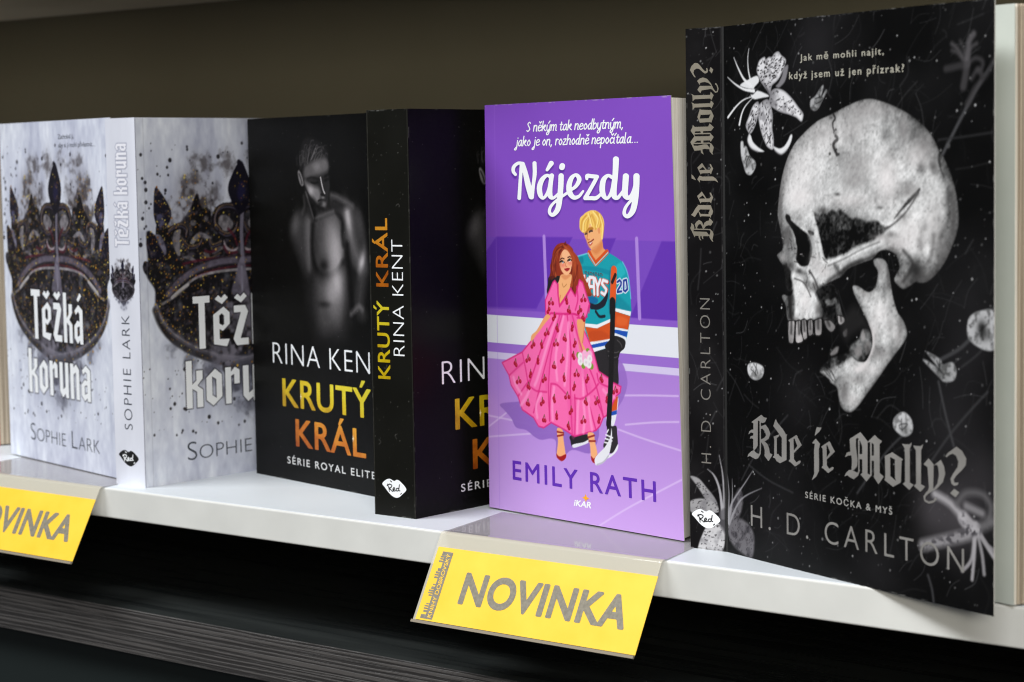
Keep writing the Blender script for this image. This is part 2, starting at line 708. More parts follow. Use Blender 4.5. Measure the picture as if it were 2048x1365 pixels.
specks(M_white, 130.0, .085, .14, (120, 116, 110))
specks(M_edge, 90.0, .06, .12, (150, 145, 136))
specks(M_dark, 160.0, .07, .2, (140, 140, 136))
case = thing('bookcase', 'white shelf over a dark wood grain base board in a shop bookcase', 'bookcase', (0, 0, 0))
box('back_panel', (-1.45, 0.2525, -0.40), (0.75, 0.270, 0.34), case, [M_back])
sh = box('shelf', (-1.45, 0.0012, -0.016), (0.75, 0.252, 0.0), case, [M_white], 0.0004)
box('front_edge', (-1.45, -0.0008, -0.0162), (0.75, 0.0011, 0.0001), sh, [M_edge], 0.0009)
box('added_shade_panel', (-0.800, 0.0015, -0.0640), (-0.782, 0.2520, -0.0165), case, [M_back])  # two unseen panels, added to darken the left end of the back wall
box('added_shade_panel', (-0.800, 0.0015, 0.0004), (-0.782, 0.2520, 0.2836), case, [M_back])
box('upper_shelf', (-1.45, 0.0, 0.284), (0.75, 0.252, 0.302), case, [M_under], 0.0008)
bb = box('base_board', (-1.45, -0.001, -0.0885), (0.75, 0.252, -0.0648), case, [M_dark], 0.0006)
box('front_edge', (-1.45, -0.0022, -0.0887), (0.75, -0.00105, -0.0646), bb, [M_grain], 0.0005)
box('plinth', (-1.45, 0.010, -0.40), (0.75, 0.022, -0.0889), case, [M_plinth])

# ------------------------------------------------------------------ shared book materials
def page_mat(name, c1, c2):
    m = mat(name, rough=0.75)
    noise_color(m, c1, c2, 60.0, stretch=(24.0, 24.0, 0.12), detail=5.0, lo=0.36, hi=0.62, bump=0.25)
    return m


M_pages = page_mat("page_edges", (224, 215, 200), (250, 245, 235))
M_pages_tan = page_mat("page_edges_tan", (138, 123, 106), (208, 194, 172))
M_leaf = noise_color(mat("flyleaf", rough=0.7), (182, 188, 180), (192, 197, 189), 20.0)
M_cut = mat("cut_board_edge", (196, 194, 188), 0.7)
M_print_pale = print_mat("matt_print_pale", 0.42)
M_print_black = print_mat("matt_print_black", 0.36, 0.10, dust=0.12)
M_print_skull = print_mat("matt_print_dark", 0.36, 0.10, dust=0.03)
M_print_purple = print_mat("matt_print_purple", 0.40)
M_black = mat("black_ink", (24, 24, 24), 0.45)
M_ink_white = mat("white_ink", (236, 238, 240), 0.45)
M_ink_slate = mat("slate_ink", (70, 74, 84), 0.5)


def page_block(parent, w, h, t, x0=0.6, inset=2.0, y0=0.45, m=None):
    return box('page_block', (x0 * MM, y0 * MM, 0.8 * MM), ((w - inset) * MM, (t - y0) * MM, (h - 0.9) * MM), parent, [m or M_pages])


LIPS = "0,0.34 0.16,0.12 0.32,0.05 0.5,0.14 0.62,0.06 0.78,0.16 1,0.5 0.84,0.78 0.66,0.98 0.48,0.98 0.28,0.8 0.1,0.52"


def lips_logo(sf, parent, x, y, w, h, face, script):
    """publisher's mark: a pair of lips with a handwritten word"""
    p = P(LIPS)
    q = smooth(np.c_[x + p[:, 0] * w, y + (1 - p[:, 1]) * h])
    uv, f = shape_mesh([('p', q)], w / 60)
    o = lettering('publisher_logo', sf, uv, f, face, parent, 0.09)
    st = ["0.22,0.34 0.27,0.52 0.29,0.72", "0.2,0.42 0.3,0.33 0.4,0.38 0.36,0.5 0.28,0.54 0.36,0.62 0.43,0.7",
          "0.44,0.6 0.52,0.56 0.5,0.48 0.45,0.54 0.46,0.66 0.55,0.64", "0.68,0.5 0.6,0.52 0.58,0.62 0.64,0.64 0.69,0.55 0.72,0.3",
          "0.72,0.3 0.69,0.58 0.74,0.62", "0.34,0.15 0.4,0.2", "0.76,0.8 0.8,0.74"]
    pr = []
    for s in st:
        a = P(s)
        a = smooth(np.c_[x + a[:, 0] * w, y + (1 - a[:, 1]) * h], False) if len(a) > 2 else np.c_[x + a[:, 0] * w, y + (1 - a[:, 1]) * h]
        pr.append(('s', np.c_[a, np.full(len(a), w * 0.032)]))
    uv, f = shape_mesh(pr, w / 70)
    lettering('lettering', sf, uv, f, script, parent=o, off=0.16)
    return o


def at_frame(prims, o, e1, e2, sx, sy):
    """design units -> page: x along e1, y along e2"""
    out = []
    for k, p in prims:
        q = o + (p[:, :1] * sx) * e1 + (p[:, 1:2] * sy) * e2
        if p.shape[1] > 2:
            q = np.c_[q, p[:, 2] * sy]
        out.append((k, q))
    return out


# ------------------------------------------------------------------ drawn alphabets
GOTH = dict(      # narrow angular grotesque: stems, points and holes in hundredths
    T=(128, [('p', "0,345 0,300 42,300 42,0 88,0 88,300 126,300 126,345")]),
    e=(128, [('p', "0,215 80,265 125,225 125,150 70,105 45,120 45,52 122,48 100,0 0,22"), ('h', "45,208 45,155 70,140 82,150 82,205 65,222")]),
    z=(122, [('p', "8,265 8,220 62,220 0,45 25,0 118,0 118,45 55,45 118,222 95,265")]),
    k=(119, [('p', "0,0 0,340 42,340 42,0"), ('p', "72,265 117,265 117,205 78,158 117,125 117,0 75,0 75,115 40,140 40,165 72,195")]),
    a=(117, [('p', "10,225 60,265 113,230 113,0 75,0 70,25 40,0 0,40 0,120 45,160 72,150 72,208 50,218 25,195"), ('h', "40,112 72,122 72,60 40,48")]),
    o=(115, [('p', "0,205 65,265 113,220 113,60 48,0 0,45"), ('h', "42,212 72,190 72,52 42,76")]),
    r=(107, [('p', "0,0 0,265 42,265 42,0"), ('p', "30,215 70,263 105,240 105,140 65,140 65,212 42,200")]),
    u=(115, [('p', "0,265 42,265 42,60 72,84 72,265 113,265 113,0 78,0 72,30 35,0 0,45")]),
    n=(115, [('p', "0,0 0,265 42,265 42,235 75,265 113,225 113,0 72,0 72,205 42,185 42,0")]))
CARON = ('p', "-50,35 -23,60 0,40 27,65 50,40 4,0")
ACUTE = ('p', "-18,18 22,66 44,46 4,6")


def goth(words):
    """words: [(text, y offset)], returns primitives in design units"""
    out = []
    for text, x0, y0 in words:
        x = x0
        for chx in text:
            base = {'ě': 'e', 'ž': 'z', 'á': 'a'}.get(chx, chx)
            if base == ' ':
                x += 90
                continue
            adv, pr = GOTH[base]
            for k, s in pr:
                out.append((k, P(s) + np.array([x, y0])))
            if chx in 'ěž':
                out.append((CARON[0], P(CARON[1]) + np.array([x + adv / 2, y0 + 283])))
            if chx == 'á':
                out.append((ACUTE[0], P(ACUTE[1]) + np.array([x + adv / 2, y0 + 280])))
            x += adv + 23
    return out, x - 23


SCRIPT = dict(
    n=(.72, ["0,0 0,1", "0,.6 .25,1 .5,.85 .5,.1 .62,0"]), e=(.66, [".05,.5 .5,.65 .45,.95 .2,1 0,.6 .05,.15 .3,0 .6,.2"]),
    k=(.72, ["0,0 0,1.7", ".05,.5 .4,1 .5,.85 .35,.6 .1,.5", ".2,.5 .5,.1 .65,0"]),
    y=(.7, ["0,1 .05,.2 .25,0 .5,.3", ".55,1 .5,-.3 .3,-.7 .1,-.6 .15,-.3 .5,0"]),
    m=(1.08, ["0,0 0,1", "0,.6 .22,1 .42,.85 .42,0", ".42,.6 .65,1 .85,.85 .85,.1 .98,0"]),
    t=(.5, [".15,1.4 .12,.2 .3,0 .45,.15", "-.05,1 .4,1"]), a=(.73, [".5,.9 .3,1 .05,.7 0,.3 .15,0 .4,.2 .5,.9", ".52,1 .5,.15 .65,0"]),
    o=(.66, [".25,1 0,.5 .25,0 .52,.5 .25,1"]), d=(.74, [".5,.9 .3,1 .05,.7 0,.3 .15,0 .4,.2 .5,.9", ".55,1.7 .5,.15 .65,0"]),
    b=(.66, ["0,1.7 0,.2 .2,0 .5,.3 .48,.85 .25,1 0,.7"]), j=(.4, [".2,1 .2,-.4 0,-.7 -.15,-.55 .2,-.1", ".22,1.38 .22,1.42"]),
    r=(.5, ["0,0 0,1", "0,.6 .2,1 .4,.9"]), z=(.62, ["0,.95 .45,.95 0,.05 .5,.05"]),
    h=(.74, ["0,0 0,1.7", "0,.6 .25,1 .5,.85 .5,.1 .62,0"]), p=(.68, ["0,1 0,-.7", "0,.7 .25,1 .5,.7 .45,.2 .2,0 0,.2"]),
    c=(.56, [".45,.8 .25,1 0,.5 .2,0 .5,.2"]), i=(.34, ["0,1 0,.15 .15,0"]), l=(.34, ["0,1.7 0,.15 .15,0"]),
    S=(.74, [".5,1.4 .3,1.6 .05,1.3 .25,.9 .5,.4 .25,0 0,.15"]))
SCRIPT[','] = (.32, [".1,.05 .0,-.3"])
SCRIPT['.'] = (.3, [".1,.04 .1,.06"])
ACC = {'ě': 'e', 'ý': 'y', 'č': 'c', 'í': 'i'}


def script_line(text, wt):
    out, x = [], 0.0
    for chx in text:
        if chx == ' ':
            x += .42
            continue
        b = ACC.get(chx, chx)
        adv, st = SCRIPT[b]
        st = list(st)
        if chx in 'ěč':
            st.append(".1,1.62 .27,1.36 .44,1.62")
        if chx in 'ýí':
            st.append(".2,1.3 .42,1.66" if chx == 'ý' else ".02,1.3 .24,1.66")
        for s in st:
            p = P(s)
            if len(p) > 2:
                p = smooth(p, False, 4)
            p[:, 0] += p[:, 1] * 0.16 + x
            out.append(('s', np.c_[p, np.full(len(p), wt)]))
        x += adv + .08
    return out, x


# ------------------------------------------------------------------ grey crown book (two copies on the shelf)
CW, CH, CT = 148.0, 200.0, 24.7


def splash(A, x, y, r, col, a, n1, n2):
    """ink blot with a torn edge"""
    W = A.win(np.array([[x - 2 * r, y - 2 * r], [x + 2 * r, y + 2 * r]]), 0)
    if W is None:
        return
    d = np.hypot(A.X[W] - x, A.Y[W] - y) / r
    v = np.clip((1.0 - d) + (n1[W] - .5) * 1.7 + (n2[W] - .5) * 1.5, 0, 1) * (d < 1.9)
    A.put(W, np.clip(v * 1.3 - .15, 0, 1) * a * np.clip(1.9 - 1.15 * d, 0, 1), col)


CROWN_AXIS = P("74.4,144.6")[0, 0]


def crown_art(A, T, s, small=False):
    """a dark crown, drawn one half at a time about the middle of its centre leaf; T places cover millimetres on the canvas"""
    rng = A.rng
    nz, n4, m2 = A.noise(7 * max(s, .4), 5), A.noise(3 * max(s, .4), 3), A.noise(2.2 * max(s, .4), 3)
    full = (slice(0, A.ny), slice(0, A.nx))

    def one(t):
        return T(P(t))

    def both(t):
        p = P(t)
        m = p.copy()
        m[:, 0] = 2 * CROWN_AXIS - m[:, 0]
        return T(p), T(m)
    ink, navy, lilac, pale, wine = (13, 11, 14), (17, 15, 28), (112, 107, 122), (138, 133, 138), (78, 22, 36)
    # smoke rising between the points
    for t, r, a in [("40.6,148.9", 11, .9), ("36.7,158.6", 8, .8), ("41.2,166.6", 6, .6), ("49.0,174.5", 5, .6), ("48.2,153.5", 8, .8), ("27.8,146.8", 7, .6), ("55.9,158.2", 7, .4), ("66.4,175.1", 6, .6), ("41.7,177.8", 4, .5), ("32.7,165.1", 5, .4)]:
        for p in both(t):
            A.blob(p[0, 0], p[0, 1], r * s * 1.1, r * s * 1.4, (136, 134, 142), a * .5)
            splash(A, p[0, 0], p[0, 1], r * s * 1.45, (56, 50, 50), a, nz, n4)
    # body of the crown
    for p in both("5.8,138.4 11.9,136.2 16.1,138.4 21.3,140.6 28.7,142.0 36.3,149.0 41.8,153.7 48.0,148.6 52.2,145.3 55.6,148.4 63.3,151.5 74.3,149.6 74.6,97.9 91.1,106.5 89.3,56.8 59.9,61.6 42.2,67.1 27.3,73.6 18.3,80.5 12.9,87.9 10.6,99.5 10.3,107.3 4.9,115.1 6.2,123.0"):
        A.fill(p, ink, .96, 1.3 * s, tex=.66 + .34 * np.clip((nz - .2) * 4, 0, 1))
    for p in both("13.3,142.5 18.8,142.3 21.2,138.2 23.6,131.8 11.7,132.2 12.1,136.2"):
        A.fill(p, ink, .95, .8 * s)
    for t, c in [("13.1,162.4 17.9,158.2 23.3,150.1 22.5,143.8 17.1,139.6 13.6,140.9 11.3,147.3 11.6,156.0", navy), ("6.9,138.9 11.9,136.6 18.0,134.0 19.8,127.1 16.4,121.7 9.3,123.6 5.5,130.1", navy), ("3.7,122.7 6.2,122.2 7.1,119.0 5.4,115.5 3.4,116.8 2.5,120.0", ink),
                 ("42.5,158.5 44.9,152.0 46.8,145.4 40.3,140.8 37.4,148.9", ink), ("47.0,150.3 52.3,148.5 51.0,142.9 45.6,141.4", ink)]:
        for p in both(t):
            A.fill(p, c, .96, .6 * s)
    A.put(full, np.clip((m2 - .55) * 3, 0, .55) * np.clip((150 - A.c.mean(-1)) / 60, 0, 1), (86, 78, 88))
    # pale ground showing through the tracery
    for t, c, a in [("58.7,145.1 63.1,146.2 68.5,142.3 67.2,138.3 61.7,137.2 58.0,141.0", pale, .9), ("25.9,138.5 30.1,139.1 28.9,133.2 29.6,125.9 27.5,124.8 24.6,130.1 24.4,134.9", pale, .85), ("36.7,132.1 43.3,137.1 51.8,134.3 50.1,132.8 43.7,134.2 38.8,130.8", (150, 145, 152), .8),
                    ("11.9,136.6 16.0,136.0 19.3,128.7 18.2,125.6 15.2,130.5", (140, 136, 154), .8), ("31.1,123.8 35.4,124.5 41.1,121.5 39.5,120.6 34.8,122.5", pale, .85), ("52.5,125.3 55.9,128.5 60.3,128.7 59.7,127.1 54.7,124.8", pale, .8), ("61.5,132.3 63.6,128.6 67.9,126.7 71.8,127.8 70.6,125.8 65.6,125.6 61.9,128.2", (186, 170, 176), .8),
                    ("38.3,144.1 41.4,143.2 40.3,140.8 37.1,141.7", pale, .6), ("47.9,146.2 50.6,145.3 49.4,142.9 47.3,143.4", pale, .5), ("13.3,146.4 16.4,147.9 18.3,143.1 15.1,140.8", (104, 104, 140), .6), ("46.1,126.0 49.8,125.0 50.3,123.0 47.1,123.5", (160, 150, 156), .6)]:
        for p in both(t):
            A.fill(p, c, a, .8 * s, tex=np.clip(.25 + 1.2 * n4, 0, 1))
    # scrolls: a dark bar with a lit edge
    for t, w in [("72.9,147.5 69.9,150.1 63.3,150.8 57.8,148.8 55.2,144.4 55.5,140.3 58.4,137.7", 4.4), ("21.2,137.8 25.5,140.3 30.7,141.0 34.3,138.6 33.7,135.4", 3.4), ("58.4,136.9 63.8,134.7 69.4,136.5 71.7,140.6", 3.0), ("30.4,133.1 35.6,128.9 42.0,129.4 45.3,132.5", 2.6), ("50.6,132.3 52.7,129.0 59.3,130.4", 2.4), ("44.9,122.8 51.3,121.7 57.9,123.9", 2.4)]:
        for p in both(t):
            A.line(p, w * s, (20, 16, 22), .97, .5 * s)
            A.line(p + np.array([.3, 1.1]) * s, .9 * s, (128, 106, 84), .75, .7 * s, tex=.4 + n4)
            A.line(p - np.array([.2, .3]) * s, .8 * s, (96, 92, 112), .6, .7 * s)
    for t in ["61.4,128.6 64.5,124.8 71.1,125.0", "47.2,126.8 51.5,125.8 55.9,127.2", "65.0,138.3 69.3,134.1 71.3,129.1", "31.0,120.2 47.0,121.9 73.3,122.2", "39.2,112.6 52.2,115.6 72.0,117.5"]:
        for p in both(t):
            A.line(p, 1.4 * s, wine, .8, .9 * s)
    # the ring: lit upper band, dark gap, bright inner edge
    for p in both("19.9,103.9 28.5,110.7 39.3,115.8 52.3,119.1 64.4,120.3 74.3,120.2"):
        A.line(p, 5.6 * s, (30, 26, 32), .95, 1.2 * s)
        A.line(p + np.array([0, .3]) * s, 3.6 * s, (112, 104, 120), .85, 1.2 * s, tex=.45 + .8 * n4)
    for p in both("30.5,107.0 40.2,112.1 54.3,114.6 70.8,115.2"):
        A.line(p, 1.5 * s, (172, 166, 170), .85, .6 * s, tex=.5 + .7 * n4)
    for p in both("22.4,102.2 28.3,105.9 34.2,108.6"):
        A.line(p, 1.8 * s, (190, 186, 186), .85, .7 * s)
    for p in both("15.6,99.1 25.0,103.0 33.2,107.8"):
        A.line(p, 1.6 * s, (160, 154, 156), .7, .9 * s, tex=.4 + n4)
    # lower rim
    for p in both("10.4,96.0 14.1,87.8 20.6,80.8 30.8,74.2 43.5,68.8 60.0,64.3 89.4,60.5"):
        A.line(p, 4.2 * s, (30, 26, 27), .9, 1.6 * s, tex=np.clip(.35 + 1.1 * nz, 0, 1))
        A.line(p + np.array([.8, 2.6]) * s, 3.0 * s, (98, 94, 106), .8, 1.4 * s, tex=.3 + 1.0 * n4)
        A.line(p + np.array([.8, 2.9]) * s, .8 * s, (168, 162, 166), .6, .7 * s, tex=.2 + n4)
    p = one("75.8,147.0 74.9,136.4 75.1,128.1 75.4,120.6")
    A.line(p, 2.6 * s, lilac, .9, .7 * s)
    A.fill(one("72.7,120.8 76.5,120.6 78.4,111.4 82.4,97.4 90.8,99.2 84.6,99.6 67.0,101.2 69.6,111.8"), (118, 112, 128), .9, 1.2 * s, tex=.55 + .6 * n4)
    # centre leaf
    A.fill(one("75.8,176.3 80.5,169.2 83.1,161.7 81.6,153.5 76.4,147.0 72.5,147.1 67.8,153.8 65.6,161.2 69.5,169.4"), (15, 13, 24), .97, .5 * s)
    A.fill(one("74.8,164.4 78.1,163.5 78.5,157.7 75.0,153.7 72.3,157.8"), (34, 32, 70), .6, 1.8 * s)
    A.dot(*T(np.array([[CROWN_AXIS, P("75.5,175.4")[0, 1]]]))[0], 1.6 * s, (20, 17, 26), .95, .4)
    # smoke and drips at the feet
    for t, r, a in [("71.9,54.6", 13, .8), ("50.3,60.1", 9, .8), ("34.0,66.8", 7, .6), ("61.7,44.6", 9, .5), ("78.7,39.3", 8, .5), ("22.7,74.0", 6, .5)]:
        for p in both(t):
            A.blob(p[0, 0], p[0, 1], r * s, r * s * .9, (126, 128, 144), a * .55)
            splash(A, p[0, 0], p[0, 1], r * s * 1.0, (66, 66, 78), a * .85, nz, n4)
    # pale wash over the middle and the foot of the bowl
    for t, r, a in [("73.0,85.6", 17, .55), ("90.1,69.7", 15, .5), ("60.3,71.1", 10, .45), ("42.8,81.4", 8, .35), ("91.1,97.3", 12, .35)]:
        for p in both(t):
            splash(A, p[0, 0], p[0, 1], r * s, (126, 122, 134), a, n4, nz)
    if not small:
        gold = [(226, 178, 44), (188, 128, 30), (236, 214, 96), (140, 84, 28)]
        x0, x1 = P("4.0,131.0")[0, 0], 2 * CROWN_AXIS - P("4.0,131.0")[0, 0]
        y1, y0 = P("38.3,172.2")[0, 1], P("47.9,60.3")[0, 1]
        for k in range(3400):
            x, y = rng.uniform(x0, x1), rng.uniform(y0, y1)
            i, jx = int(y / A.h * (A.ny - 1)), int(x / A.w * (A.nx - 1))
            f = abs(x - CROWN_AXIS) / (x1 - CROWN_AXIS)
            if A.c[i, jx].mean() > 150 - 60 * (f < .4) or rng.random() > .25 + .9 * f:
                continue
            A.dot(x, y, abs(rng.normal(.14, .17)) + .1, gold[rng.integers(4)], rng.uniform(.5, 1.0), .4)
        for k in range(170):
            x, y = rng.uniform(0, A.w), rng.choice([rng.uniform(y1 - 40, y1 + 14), rng.uniform(y0 - 34, y0 + 6)])
            A.dot(x, y, abs(rng.normal(.1, .42)) + .1, (34, 32, 38), .85, .4)


def build_crown_book():
    root = thing('book', '', 'book')
    A = Ink(CW, CH, 0.40, (203, 207, 221), 5)
    n1, n2 = A.noise(22, 5, stretch=3.2), A.noise(6, 4, stretch=2.5)
    n3 = A.noise(2.5, 4, stretch=2.2)
    sh = ((n1 - .5) * 66 + (n2 - .5) * 30 + (n3 - .5) * 34)[..., None]
    A.c += sh * np.array([1.0, 1.0, .82])
    for k in range(26):                                 # long wash streaks
        x, y = A.rng.uniform(0, CW), A.rng.uniform(0, CH)
        A.blob(x, y, A.rng.uniform(1, 3.5), A.rng.uniform(12, 34), (176, 182, 200) if k % 3 else (226, 226, 232), .28, A.rng.normal(0, .12))
    crown_art(A, lambda p: p, 1.0)
    for t in "3.4,180.1 23.8,177.0 21.6,173.1 3.9,167.4 5.9,165.2 6.2,161.2 6.0,154.5 20.0,160.7 42.8,179.0 58.9,178.6 4.4,140.4 14.7,169.5 9.5,153.5 1.5,131.8 22.1,43.8 28.9,40.5 32.3,38.4 46.9,34.2 53.4,30.1 69.0,27.4 27.3,28.6 34.8,27.4 19.1,41.5".split():
        x, y = [float(z) for z in t.split(',')]
        A.dot(x, y, abs(A.rng.normal(.65, .3)) + .2, (30, 28, 32), .9, .4)
    # title: white gothic letters with a dark halo printed under them
    fr1 = P("37.1,72.9 78.6,72.2 38.2,102.1")
    fr2 = P("30.7,40.7 71.5,39.7 31.8,67.0")
    w1, x1 = goth([("Těžká", 0, 0)])
    w2, x2 = goth([("koruna", 0, 0)])
    g1 = at_frame(w1, *frame(fr1), 1 / 424.0, 1 / 345.0)
    g2 = at_frame(w2, *frame(fr2), 1 / 395.0, 1 / 340.0)
    d = prims_sd(A.X, A.Y, g1 + g2)
    A.put((slice(0, A.ny), slice(0, A.nx)), np.clip(.5 - (d - .55) / .9, 0, 1) * .8, (34, 32, 38))
    # folded hinge line beside the spine
    A.line(np.array([[5.5, 0], [5.5, CH]]), .35, (150, 152, 164), .5, .5)
    sf = flat(CW, CH)
    cov = panel('front_cover', sf, A, root, [M_print_pale, M_cut])
    cov['label'] = 'pale grey cover printed with a dark crown and gold sparks'
    uv, f = shape_mesh(g1 + g2, .3)
    lettering('title', sf, uv, f, M_ink_white, cov)
    fa = P("30.3,11.3 122.3,11.5 31.5,21.6")
    type_on('author_name', '', sf, fa, M_ink_slate, cov, weight=-0.012, small=[("S", 1.0), ("OPHIE", .76), (" ", 1), ("L", 1.0), ("ARK", .76)])
    type_on('tagline', 'Zachránil ji,', sf, P("81.5,189.4 102.1,189.6 81.8,192.0"), M_ink_slate, cov)
    type_on('tagline', 'aby si ji mohl přivlastnit…', sf, P("81.6,184.6 129.2,184.8 81.9,187.2"), M_ink_slate, cov)
    # spine: turned to face away from the cover's left edge
    B = Ink(CT, CH, 0.36, (212, 214, 224), 8)
    B.c += ((B.noise(16, 5, stretch=4.0) - .5) * 40)[..., None]
    cc = P("11.8,123.2 0.5,112.1 21.2,112.7 10.5,101.6")
    ref = P("75.5,175.4 3.7,123.1 60.0,64.3")
    k = (cc[2, 0] - cc[1, 0]) / (2 * (CROWN_AXIS - ref[1, 0]))
    ky = (cc[0, 1] - cc[3, 1]) / (ref[0, 1] - ref[2, 1])

    def on_spine(p):
        return np.c_[(cc[1, 0] + cc[2, 0]) / 2 + (p[:, 0] - CROWN_AXIS) * k, cc[3, 1] + (p[:, 1] - ref[2, 1]) * ky]
    crown_art(B, on_spine, k, True)
    sp = Surf((0, CT, 0), (0, 0, 0), (0, CT, CH), (0, 0, CH), CT, CH)
    frs = P("16.7,130.8 17.2,186.4 5.1,130.6")
    w3, x3 = goth([("Těžká koruna", 0, 0)])
    g3 = at_frame(w3, *frame(frs), 1 / x3, 1 / 345.0)
    d = prims_sd(B.X, B.Y, g3)
    B.put((slice(0, B.ny), slice(0, B.nx)), np.clip(.5 - (d - .45) / .8, 0, 1) * .75, (128, 130, 150))
    spn = panel('spine', sp, B, root, [M_print_pale, M_cut], inked=(1, 3))
    uv, f = shape_mesh(g3, .2)
    lettering('title', sp, uv, f, mat('silver_grey_ink', (222, 222, 229), .45), spn)
    type_on('author_name', 'SOPHIE LARK', sp, P("14.6,31.1 15.9,93.5 7.9,30.5"), M_ink_slate, spn, weight=-0.01, track=1.25)
    lp = P("2.9,15.9 19.4,17.4 10.8,20.1 10.2,11.0")
    lips_logo(sp, spn, lp[0, 0], lp[3, 1], lp[1, 0] - lp[0, 0], lp[2, 1] - lp[3, 1], M_black, M_ink_white)
    page_block(root, CW, CH, CT)
    box('back_cover', (0.3 * MM, (CT - .4) * MM, 0), (CW * MM, CT * MM, CH * MM), root, [mat("pale_back_cover", (205, 207, 216), .45)])
    return root


# ------------------------------------------------------------------ black book with the man in half light (two copies)
KW, KH, KT = 148.0, 199.2, 27.5


def foil(name, c0, c1, c2):
    """blocked foil: mottled, running from dark on the left and low to bright"""
    m = mat(name, rough=0.30, metal=0.45, spec=0.6)
    n, l, b = nodes(m)
    tc = n.new('ShaderNodeTexCoord')
    nz = n.new('ShaderNodeTexNoise')
    nz.inputs['Scale'].default_value = 70.0
    nz.inputs['Detail'].default_value = 7.0
    nz.inputs['Roughness'].default_value = 0.65
    l.new(tc.outputs['Object'], nz.inputs['Vector'])
    sp = n.new('ShaderNodeSeparateXYZ')
    l.new(tc.outputs['Generated'], sp.inputs[0])
    a = n.new('ShaderNodeMath'); a.operation = 'MULTIPLY_ADD'; a.inputs[1].default_value = .35
    l.new(sp.outputs[0], a.inputs[0])
    k = n.new('ShaderNodeMath'); k.operation = 'MULTIPLY_ADD'; k.inputs[1].default_value = 1.1; k.inputs[2].default_value = -.28
    l.new(nz.outputs[0], k.inputs[0])
    l.new(k.outputs[0], a.inputs[2])
    s = n.new('ShaderNodeMath'); s.operation = 'MULTIPLY_ADD'; s.inputs[1].default_value = .42
    l.new(sp.outputs[2], s.inputs[0]); l.new(a.outputs[0], s.inputs[2])
    rp = n.new('ShaderNodeValToRGB')
    e = rp.color_ramp.elements
    e[0].position, e[0].color = .30, lin4(c0)
    e[1].position, e[1].color = .95, lin4(c2)
    x = e.new(.58)
    x.color = lin4(c1)
    l.new(s.outputs[0], rp.inputs[0])
    l.new(rp.outputs[0], b.inputs['Base Color'])
    return m


M_foil_yellow = foil("yellow_foil", (196, 148, 14), (240, 206, 22), (255, 238, 60))
M_foil_orange = foil("orange_foil", (168, 78, 14), (216, 122, 26), (252, 178, 52))
M_glint = mat("glint_ink", (255, 244, 206), 0.4)


def glint(parent, sf, x, y, r):
    """printed star of light on the foil letters"""
    p = [[x, y + r * 2.4], [x + r * .22, y + r * .3], [x + r, y], [x + r * .22, y - r * .3], [x, y - r * 2.4], [x - r * .22, y - r * .3], [x - r, y], [x - r * .22, y + r * .3]]
    uv, f = shape_mesh([('p', np.array(p))], r * .12)
    lettering('glint', sf, uv, f, M_glint, parent, .14)


